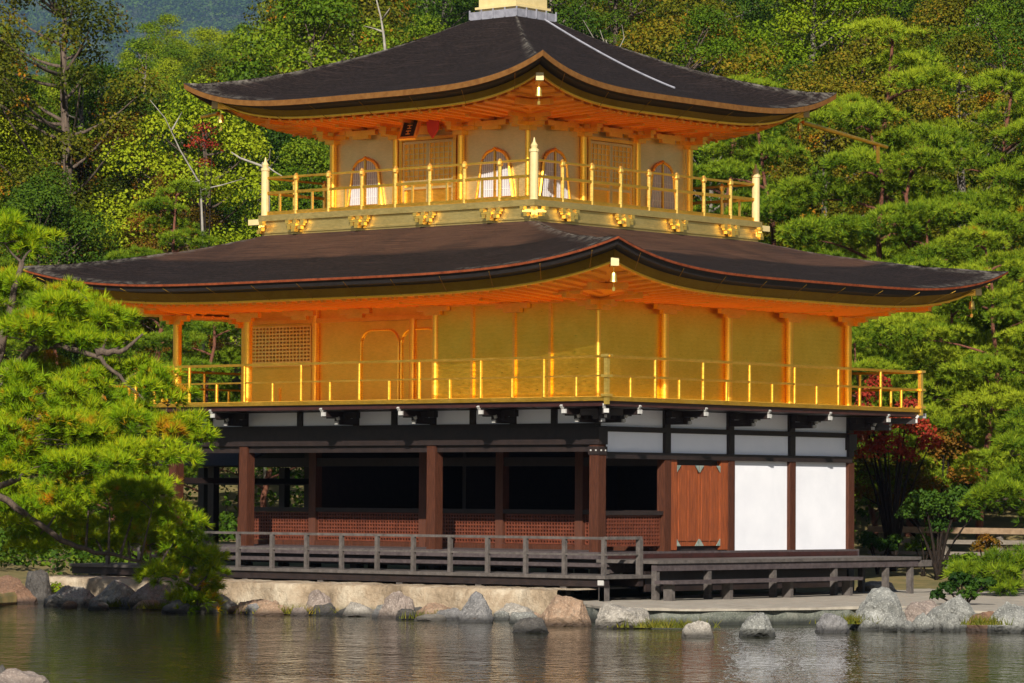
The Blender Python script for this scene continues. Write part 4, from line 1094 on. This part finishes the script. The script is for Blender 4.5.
def forest_tree(px, t, kind, sc, pi=None):
    if px < 300 and t > 112:
        u = (px - 512)/FPX*t; zmax = CAM.z + (506 - skyline(px) + (512 - px)*.006)/FPX*t
        sc = min(sc, (zmax - hills(u, t))/13.2)
        if sc < .35: return
    if kind == 'pine': return place(protoP[rng.randrange(4) if pi is None else pi], px, t, sc=sc, label='layered green pine in the grove to the right of the pavilion', group=KIND[kind][1])
    return place(protoB[rng.randrange(5) if pi is None else pi], px, t, sc=sc, label=KIND[kind][0], group=KIND[kind][1], mat=LEAF[kind])
# rows of forest up the slope
t = 112
while t < 262:
    half = 512/FPX*t + 6; u = -half + rng.uniform(0, 2)
    while u < half:
        px = 512 + u/t*FPX; tt = t + rng.uniform(-2.5, 2.5); sc = rng.uniform(.75, 1.1)
        p_ = rng.random()
        if px < 360 and t > 165 and rng.random() < .5: kind = 'lime'
        elif px < 360: kind = 'lime' if p_ < .22 + (.25 if t > 190 else 0) else 'dark' if p_ < .52 else 'green' if p_ < .9 else 'olive'
        elif px < 480: kind = 'green' if p_ < .5 else 'dark' if p_ < .8 else 'olive'
        else: kind = 'olive' if p_ < .42 else 'lime' if p_ < .50 else 'green' if p_ < .74 else 'dark'
        if not (370 < px < 480 and t < 150): forest_tree(px, tt, kind, sc)
        u += rng.uniform(3.6, 5.6)
    t += 6.5 if t < 160 else 9
# the pine grove right of the pavilion and the lower pines behind it on the left
for px, t, sc, pi in ((770, 101, .92, 0), (842, 99, .98, 3), (905, 103, 1.02, 1), (955, 98, .95, 3), (1015, 101, 1.0, 0), (870, 93, .62, 2), (940, 92, .78, 2), (985, 90, .72, 3), (1035, 89, .8, 2), (720, 104, .9, 1), (905, 96, .8, 3), (1060, 97, 1.0, 1),
                      (120, 97, .55, 2), (205, 96, .62, 0), (265, 99, .58, 3), (60, 100, .6, 3), (160, 104, .7, 1), (20, 103, .66, 0), (320, 102, .6, 2)):
    o_ = forest_tree(px, t, 'pine', sc, pi)
    if px < 400: o_['label'] = 'low green pine among its like behind the left end of the pavilion'; o_['group'] = 'low pines behind the left end of the pavilion'
def scatter(name, pts, per, size, seed, mat, kind, flat=.7):
    o = bpy.data.objects.new(name, fast_mesh(name, *leaf_crown(seed, pts, per, size, flat))); COL.objects.link(o); o.data.materials.append(mat)
    return tag(o, kind=kind)
# undergrowth under the trees; wood on the opposite shore, behind the viewer
pts = []
ur = random.Random(5)
for i in range(420):
    t = ur.uniform(93, 125); px = ur.uniform(-60, 1090)
    if px > 850 and t < 97: t += 7
    u = (px - 512)/FPX*t; pts.append((tuple(W(t, u, hills(u, t) + .25)), ur.uniform(.5, 1.15)))
for i in range(60):
    t = ur.uniform(84, 93); px = ur.uniform(-60, 190); u = (px - 512)/FPX*t; pts.append((tuple(W(t, u, hills(u, t) + .2)), ur.uniform(.4, .8)))
scatter('undergrowth', pts, 210, .15, 5, LEAF['dark'], 'stuff')
pts = []
for i in range(260):
    u = ur.uniform(-130, 130); pts.append((tuple(W(-38 - ur.uniform(0, 25) - abs(u)*.1, u, ur.uniform(0, 21))), ur.uniform(3, 5)))
scatter('far_wood', pts, 5.5, 1.3, 6, LEAF['dark'], 'stuff')

pts = []
for i in range(1300):
    t = 3450 + 950*ur.random()**.8; px = ur.uniform(-40, 330); u = (px - 512)/FPX*t
    pk = 728 + 54*math.sin(u*.007 + 1.0) + 22*math.sin(u*.019)
    z = -30 + (pk + 30)*min(1, max(0, (t - 3000)/1360))**.85
    pts.append((tuple(W(t, u, z + ur.uniform(0, 10))), ur.uniform(9.0, 17)))
scatter('hill_wood', pts, .65, 3.6, 8, LEAF['dark'], 'stuff')
hz = MB(); cs = [W(t, u, z) for z in (-45, 860) for t, u in ((-230, -960), (-230, 960), (4650, 960), (4650, -960))]
hz.add(cs, [(0, 1, 2, 3), (7, 6, 5, 4), (0, 4, 5, 1), (1, 5, 6, 2), (2, 6, 7, 3), (3, 7, 4, 0)])
hm_ = bpy.data.materials.new('haze_air'); hm_.use_nodes = True; hn = hm_.node_tree
hn.nodes.remove(hn.nodes['Principled BSDF']); pv = hn.nodes.new('ShaderNodeVolumePrincipled'); pv.inputs['Density'].default_value = HAZE
pv.inputs['Color'].default_value = (.36, .58, 1.0, 1); pv.inputs['Anisotropy'].default_value = .0
hn.links.new(pv.outputs[0], hn.nodes['Material Output'].inputs['Volume'])
tag(hz.build('haze', hm_), kind='stuff')

# special trees of the hillside
def snag(label, pts_list, t, mat='trunk_grey', r0=.10):
    root = None
    base = PX(pts_list[0][0][0], pts_list[0][0][1], t); u, _ = loc_ut(base.x, base.y); gz = hills(u, t)
    root = thing('bare_tree', label, 'tree', W(t, u, gz))
    m = MB(root.location)
    for k, ch in enumerate(pts_list):
        P3 = [PX(x, y, t + (.0 if k == 0 else rng.uniform(-.6, .6) * (i > 0))) for i, (x, y) in enumerate(ch)]
        if k == 0: P3 = [Vector((P3[0].x, P3[0].y, gz - .3))] + P3
        n = len(P3); q = r0 if k == 0 else r0*.5
        m.tube(P3, [q*(1 - .75*i/(n-1)) for i in range(n)], 6)
    m.build('trunk', M_[mat], root, True); return root
M_['dead_wood'] = simple('dead_wood', (.16, .145, .12), (.29, .265, .225), 6, .85)
snag('bare white dead trunk rising above the upper roof on its left', [[(386, 60), (384, 38), (381, 18), (375, -6)], [(384, 32), (372, 28), (364, 26)], [(382, 20), (390, 8)]], 104, 'dead_wood', .06)
snag('pale forked tree leaning left of the upper roof with thin bare limbs', [[(204, 262), (201, 195), (199, 180)], [(199, 182), (180, 150), (165, 118), (150, 100)], [(201, 190), (222, 185), (246, 178)], [(199, 182), (186, 181)], [(172, 130), (182, 112)]], 108, 'dead_wood', .06)
snag('pale bare curved branches just above the west end of the upper railing', [[(268, 200), (267, 175), (262, 166), (240, 158), (231, 152)], [(262, 166), (270, 158), (270, 150)], [(262, 163), (275, 172), (285, 178)]], 101, 'dead_wood', .07)
snag('grey bare bush of thin upright twigs behind the upper roof on its right', [[(612, 75), (606, 40)], [(610, 60), (600, 30)], [(611, 66), (624, 38), (622, 25)], [(612, 70), (590, 32), (583, 20)]], 112, 'dead_wood', .05)

def leafy(name, label, cat, px, py_base, t, crown_px, leaf, size, per, stem=True, group=None, z0=None, seed=0, bark='trunk'):
    """crown_px: list of (px, py, radius_px) lumps"""
    u = (px - 512)/FPX*t; gz = hills(u, t) if z0 is None else z0
    root = thing(name, label, cat, W(t, u, gz), group=group); k = t/FPX; r = random.Random(seed); L = root.location
    cl, ch = [], []
    for (x, y, rr) in crown_px:
        c = PX(x, y, t + r.uniform(-.8, .8)*rr*k) - L; cl.append((tuple(c), rr*k))
        ch.append((bez(Vector((r.uniform(-.05, .05), r.uniform(-.05, .05), -.1)), Vector((c.x*.3, c.y*.3, c.z*.6)), c, 5), [.06, .05, .04, .03, .02, .008] if stem else [.02]*6))
    m = MB()
    for a, b in ch: m.tube(a, b, 5)
    m.build('trunk' if cat == 'tree' else 'stem', M_['trunk_dark'], root, True)
    mesh_obj('crown' if cat == 'tree' else 'foliage', leaf_crown(seed + 50, cl, per, size, .8), LEAF[leaf], root)
    return root
leafy('maple_tree', 'red-leaved maple beside the right end of the pavilion', 'tree', 893, 560, 87, [(872, 430, 20), (900, 425, 20), (856, 440, 16), (888, 448, 20), (920, 432, 16), (862, 412, 14), (878, 385, 14), (866, 398, 12), (908, 408, 14), (930, 445, 14), (870, 455, 16), (905, 458, 15)], 'red', .10, 2400, seed=1)
leafy('maple_tree', 'brownish orange maple behind the red one at the garden fence', 'tree', 940, 560, 89, [(930, 462, 24), (905, 475, 24), (878, 478, 22), (950, 455, 22), (925, 492, 24), (888, 500, 20), (962, 480, 20), (945, 440, 18), (864, 468, 18), (905, 508, 18), (862, 495, 15), (940, 510, 18)], 'orange', .10, 2000, seed=2)
leafy('green_maple', 'small dark green tree with thin stems in front of the fence', 'tree', 938, 570, 85, [(925, 505, 20), (945, 512, 22), (960, 500, 18), (910, 515, 14), (938, 528, 14), (972, 518, 12)], 'shrub', .09, 3200, seed=3)
leafy('maple_tree', 'small deep red maple among the green trees on the left slope', 'tree', 70, 260, 118, [(70, 232, 11), (68, 245, 9), (73, 222, 7)], 'red', .13, 2200, seed=4, z0=hills((70-512)/FPX*118, 118))
leafy('maple_tree', 'purplish red twiggy tree below the left tip of the upper roof', 'tree', 205, 220, 109, [(205, 132, 13), (198, 145, 13), (212, 148, 11), (205, 165, 10)], 'red', .07, 1500, seed=5)
place(protoB[2], 126, 121, sc=1.0, mat=LEAF['orange'], label='round orange-tinted tree in the middle of the left slope')
place(protoB[4], 172, 113, sc=.78, mat=LEAF['orange'], label='orange-leaved tree around the pale forked trunk on the left slope')
for q, (px, t, sc, pi, kd) in enumerate(((36, 116, 1.45, 4, 'olive'), (4, 120, .98, 1, 'green'), (72, 122, .9, 3, 'green'), (310, 125, 1.25, 0, 'green'), (345, 132, 1.3, 1, 'olive'))):
    place(protoB[pi], px, t, sc=sc, mat=LEAF[kd], label=('tall dark-limbed tree at the left edge, highest of the left slope', 'broad green tree at the very left edge beside the tallest one', 'slender green tree to the right of the tallest tree on the left slope', 'leafy green tree left of the bare white trunk above the upper roof', 'olive tree close to the bare white trunk above the upper roof')[q])
# low shrubs of the right garden
for q, (lb, px, py, t, lumps, leaf, sz) in enumerate((
    ('dark leafy shrub spreading over the rocks at the right bank', 962, 604, 70, [(948, 590, 11), (962, 584, 13), (976, 588, 12), (988, 584, 9), (938, 596, 8), (968, 596, 11), (956, 578, 8)], 'shrub', .10),
    ('rounded dark shrub behind the bench end', 878, 560, 86, [(872, 545, 13), (888, 548, 12), (866, 538, 9), (895, 540, 8)], 'shrub', .09),
    ('low green clipped shrub in front of the fence', 925, 560, 86, [(915, 548, 11), (930, 546, 11), (922, 540, 8)], 'green', .08),
    ('light green round shrub on the mossy ground right of the thin-stemmed tree', 962, 565, 83, [(958, 562, 10), (970, 560, 10), (950, 566, 8)], 'green', .08),
    ('reddish orange shrub near the fence post on the right', 985, 560, 84, [(980, 548, 10), (992, 546, 10), (986, 540, 8)], 'orange', .08),
    ('yellow-green bush between the rocks under the left pine', 58, 600, 79, [(55, 590, 10), (66, 592, 9)], 'lime', .07),
    ('dark conical bush seen through the open west end of the ground floor', 226, 545, 96, [(226, 535, 11), (226, 518, 8), (227, 504, 5)], 'dark', .10),
    )):
    leafy('shrub', lb, 'shrub', px, py, t, lumps, leaf, sz, 4200, stem=False, seed=20 + q)
# garden fence
fn = thing('wooden_fence', 'low fence of pale wooden rails in the garden right of the pavilion', 'fence', W(88, (945-512)/FPX*88, hills(9, 88)))
def fpart(name, a, b, w, h, mat):
    m = MB(fn.location); m.beam(a, b, w, h); m.build(name, M_[mat], fn)
fpart('rail', PX(868, 529, 89), PX(1060, 532, 87.5), .14, .14, 'fence_wood')
fpart('rail', PX(868, 541, 89.02), PX(1060, 543, 87.52), .08, .10, 'fence_grey')
fpart('rail', PX(868, 552, 89.02), PX(1060, 555, 87.52), .08, .08, 'fence_grey')
for px in (884, 945, 1000, 1050):
    t_ = 89 - 1.5*(px - 868)/192 + .1; p_ = PX(px, 533, t_); u_, _ = loc_ut(p_.x, p_.y)
    fpart('post', Vector((p_.x, p_.y, hills(u_, t_) - .2)), p_, .12, .12, 'fence_grey')
# grass at the waterline
for q, (lb, px, py, z, n_, w_) in enumerate((
    ('yellow-green grass tuft at the foot of the pale boulder under the pine', 122, 607, -.28, 60, .5), ('thin grass tuft at the waterline below the left end of the railing', 290, 614, -.28, 70, 1.3),
    ('grass tuft at the waterline left of the upright blue-grey boulder', 440, 619, -.28, 60, .9), ('bright grass fringe under the landing corner', 668, 628, -.28, 110, 1.1),
    ('tuft of yellow and rusty grass left of the large pale pointed boulder', 852, 624, -.2, 90, .55), ('rusty grass between the rocks of the right bank', 984, 625, -.1, 60, .4),
    ('grass at the foot of the drooping pine tip', 222, 608, -.25, 50, .5), ('short grass along the foot of the left bank under the pine', 165, 609, -.28, 50, .6))):
    c = PZ(px, py, z); g_ = np.random.default_rng(300 + q); V = []
    for k in range(n_*3):
        b = np.array([0, 0, 0.]) + np.array(Rh)*g_.normal(0, w_*.4) + np.array(Fh)*g_.uniform(-.05, .25); h = g_.uniform(.05, .20)
        d = np.array([g_.normal(0, .5), g_.normal(0, .5), 1.0]); sd = np.array(Rh)*.010
        V += [b - sd, b + sd, b + d*h]
    o = bpy.data.objects.new('grass_tuft', fast_mesh('grass_tuft', np.array(V), np.arange(len(V)).reshape(-1, 3), np.repeat(g_.uniform(0, 1, n_*3), 3)))
    o.data.materials.append(LEAF['grass']); COL.objects.link(o); o.location = c; tag(o, lb, 'grass')

# the near pines
def near_pine(label, t0, trunk, limbs, pads, seed, bark='trunk', dens=360, tl=.20, nb=22, bw=.017, name='pine_tree', mat=None):
    base = PX(trunk[0][0], trunk[0][1], trunk[0][2]); root = thing(name, label, 'tree', base); L = root.location
    m = MB(L); allp = []
    def chain(ps, r0, r1):
        P3 = [PX(*p) for p in ps]; Q = []
        for i in range(len(P3)-1):
            for k in range(4): Q.append(P3[i].lerp(P3[i+1], k/4) + Vector((rng.uniform(-1, 1), rng.uniform(-1, 1), rng.uniform(-1, 1)))*.022)
        Q.append(P3[-1]); n = len(Q); m.tube(Q, [r0 + (r1 - r0)*(i/(n-1))**.8 for i in range(n)], 8); allp.extend(Q)
    chain(trunk, .21, .05)
    for l in limbs: chain(l, .085, .02)
    PD = []; g = random.Random(seed)
    for (x, y, rx, ry, dt) in pads:
        if 380 < y < 476 and t0 < 75: dt -= 2.6
        if y >= 476 and t0 < 75: dt += .5
        t = t0 + dt; k = t/FPX; c = PX(x, y, t); w_ = rx*k; h_ = ry*k
        PD.append((tuple(c - L), w_*.62, w_*.62, h_*1.15))
        for q in range(4):
            b = q*1.57 + g.uniform(-.5, .5); e_ = g.uniform(.45, .75)*w_
            PD.append((tuple(c - L + Rh*math.cos(b)*e_ + Fh*math.sin(b)*e_ + Uz*g.uniform(-.75, .45)*h_), w_*g.uniform(.34, .5), w_*.42, h_*g.uniform(.45, .65)))
        near = min(allp, key=lambda q: (q - c).length); cc = c - Vector((0, 0, ry*k*.3))
        m.tube(bez(near, near.lerp(cc, .5) + Vector((0, 0, g.uniform(-.1, .2))), cc, 5), [.03, .026, .022, .018, .013, .006], 5)
        for q in range(3):
            e = c + Rh*g.uniform(-.8, .8)*rx*k + Fh*g.uniform(-.7, .7)*rx*k + Uz*g.uniform(-.3, .4)*ry*k
            m.tube(bez(cc, cc.lerp(e, .5) + Vector((0, 0, .05)), e, 3), [.014, .011, .008, .005], 4)
    m.build('trunk', M_[bark], root, True)
    mesh_obj('crown', tuft_mesh(seed, PD, dens, tl, nb, bw, .8), mat or PINE_NEAR, root)
    return root
near_pine('big bright pine leaning over the pond from the left edge', 70,
    [(-58, 610, 71), (-56, 560, 71), (-46, 505, 70.6), (-26, 440, 70.3), (-8, 380, 70), (8, 320, 70), (22, 262, 70)],
    [[(-46, 508, 70.6), (-10, 492, 69.4), (30, 472, 68.4), (70, 462, 67.6), (110, 452, 67), (150, 450, 66.8)],
     [(-44, 512, 70.6), (0, 496, 70.8), (30, 518, 71), (62, 540, 71.1), (95, 552, 71.2), (120, 556, 71.4), (160, 566, 71.6), (196, 588, 71.8)],
     [(-8, 385, 70), (30, 350, 69.5), (60, 345, 69.2), (100, 358, 69), (125, 382, 69), (150, 404, 69)],
     [(-26, 440, 70.3), (10, 420, 70.6), (60, 415, 71), (110, 425, 71), (160, 425, 70.6)],
     [(8, 320, 70), (40, 300, 70.4), (75, 290, 70.6)], [(95, 352, 69), (120, 352, 69), (143, 334, 69)]],
    [(5, 238, 34, 20, .5), (34, 246, 26, 12, .8), (8, 290, 36, 14, .3), (72, 296, 24, 9, .6), (56, 316, 48, 16, -.4), (110, 322, 30, 13, -.2), (28, 338, 42, 17, -.8), (78, 344, 44, 13, -.6), (125, 340, 18, 12, 0), (98, 306, 18, 8, .2),
     (18, 395, 44, 24, -.9), (58, 408, 48, 22, -.2), (100, 412, 44, 20, .6), (112, 378, 26, 12, -.4), (140, 372, 18, 9, -.3), (88, 386, 26, 12, .2), (152, 386, 28, 14, -.8), (168, 402, 26, 13, -.7), (40, 372, 30, 16, .8),
     (28, 434, 50, 22, -1.2), (85, 440, 50, 20, -.6), (135, 430, 44, 20, -.7), (176, 436, 34, 15, -.9), (201, 440, 16, 9, -.9), (188, 424, 16, 10, -.6),
     (22, 466, 44, 18, -1.6), (76, 472, 40, 15, -1.2), (132, 462, 44, 15, -1.4), (170, 456, 28, 12, -1.5),
     (110, 500, 36, 18, 1.2), (152, 505, 36, 20, .9), (60, 505, 36, 16, 1.4), (18, 520, 40, 16, 1.0), (36, 545, 38, 13, 1.3), (92, 535, 34, 13, 1.6), (150, 540, 36, 18, 1.5), (180, 530, 28, 18, 1.8), (195, 556, 30, 20, 1.8),
     (208, 580, 22, 18, 1.8), (182, 565, 24, 16, 2.0), (158, 580, 24, 13, .2), (198, 604, 24, 14, 1.7), (170, 552, 30, 16, 2.2), (125, 520, 30, 16, 2), (208, 598, 20, 14, 2), (190, 600, 24, 14, 2.2), (212, 566, 18, 13, 2.1), (60, 525, 34, 14, 2), (110, 545, 30, 12, 2.2), (10, 500, 36, 16, 1.6), (140, 488, 36, 14, 1.4), (90, 490, 34, 13, 1.8), (-20, 300, 40, 20, 0), (-25, 420, 40, 22, -.6), (-20, 470, 36, 18, -1)], 77)
near_pine('bright pine reaching in over the right bank from the right edge', 77,
    [(1085, 600, 78), (1080, 540, 78), (1070, 470, 77.6), (1058, 400, 77.4)],
    [[(1080, 545, 78), (1040, 560, 77.4), (1000, 572, 77)], [(1070, 480, 77.6), (1035, 490, 77.2), (1000, 500, 77)], [(1062, 430, 77.4), (1035, 440, 77.2), (1012, 452, 77)]],
    [(1002, 572, 40, 15, 0), (965, 576, 22, 9, .2), (1035, 565, 34, 16, .3), (1002, 590, 24, 9, -.4), (998, 498, 30, 13, 0), (1022, 486, 30, 14, .3), (1012, 452, 26, 14, 0), (1030, 430, 30, 16, .4), (980, 505, 20, 9, .2), (1045, 520, 30, 18, .5)], 78, mat=PINE)
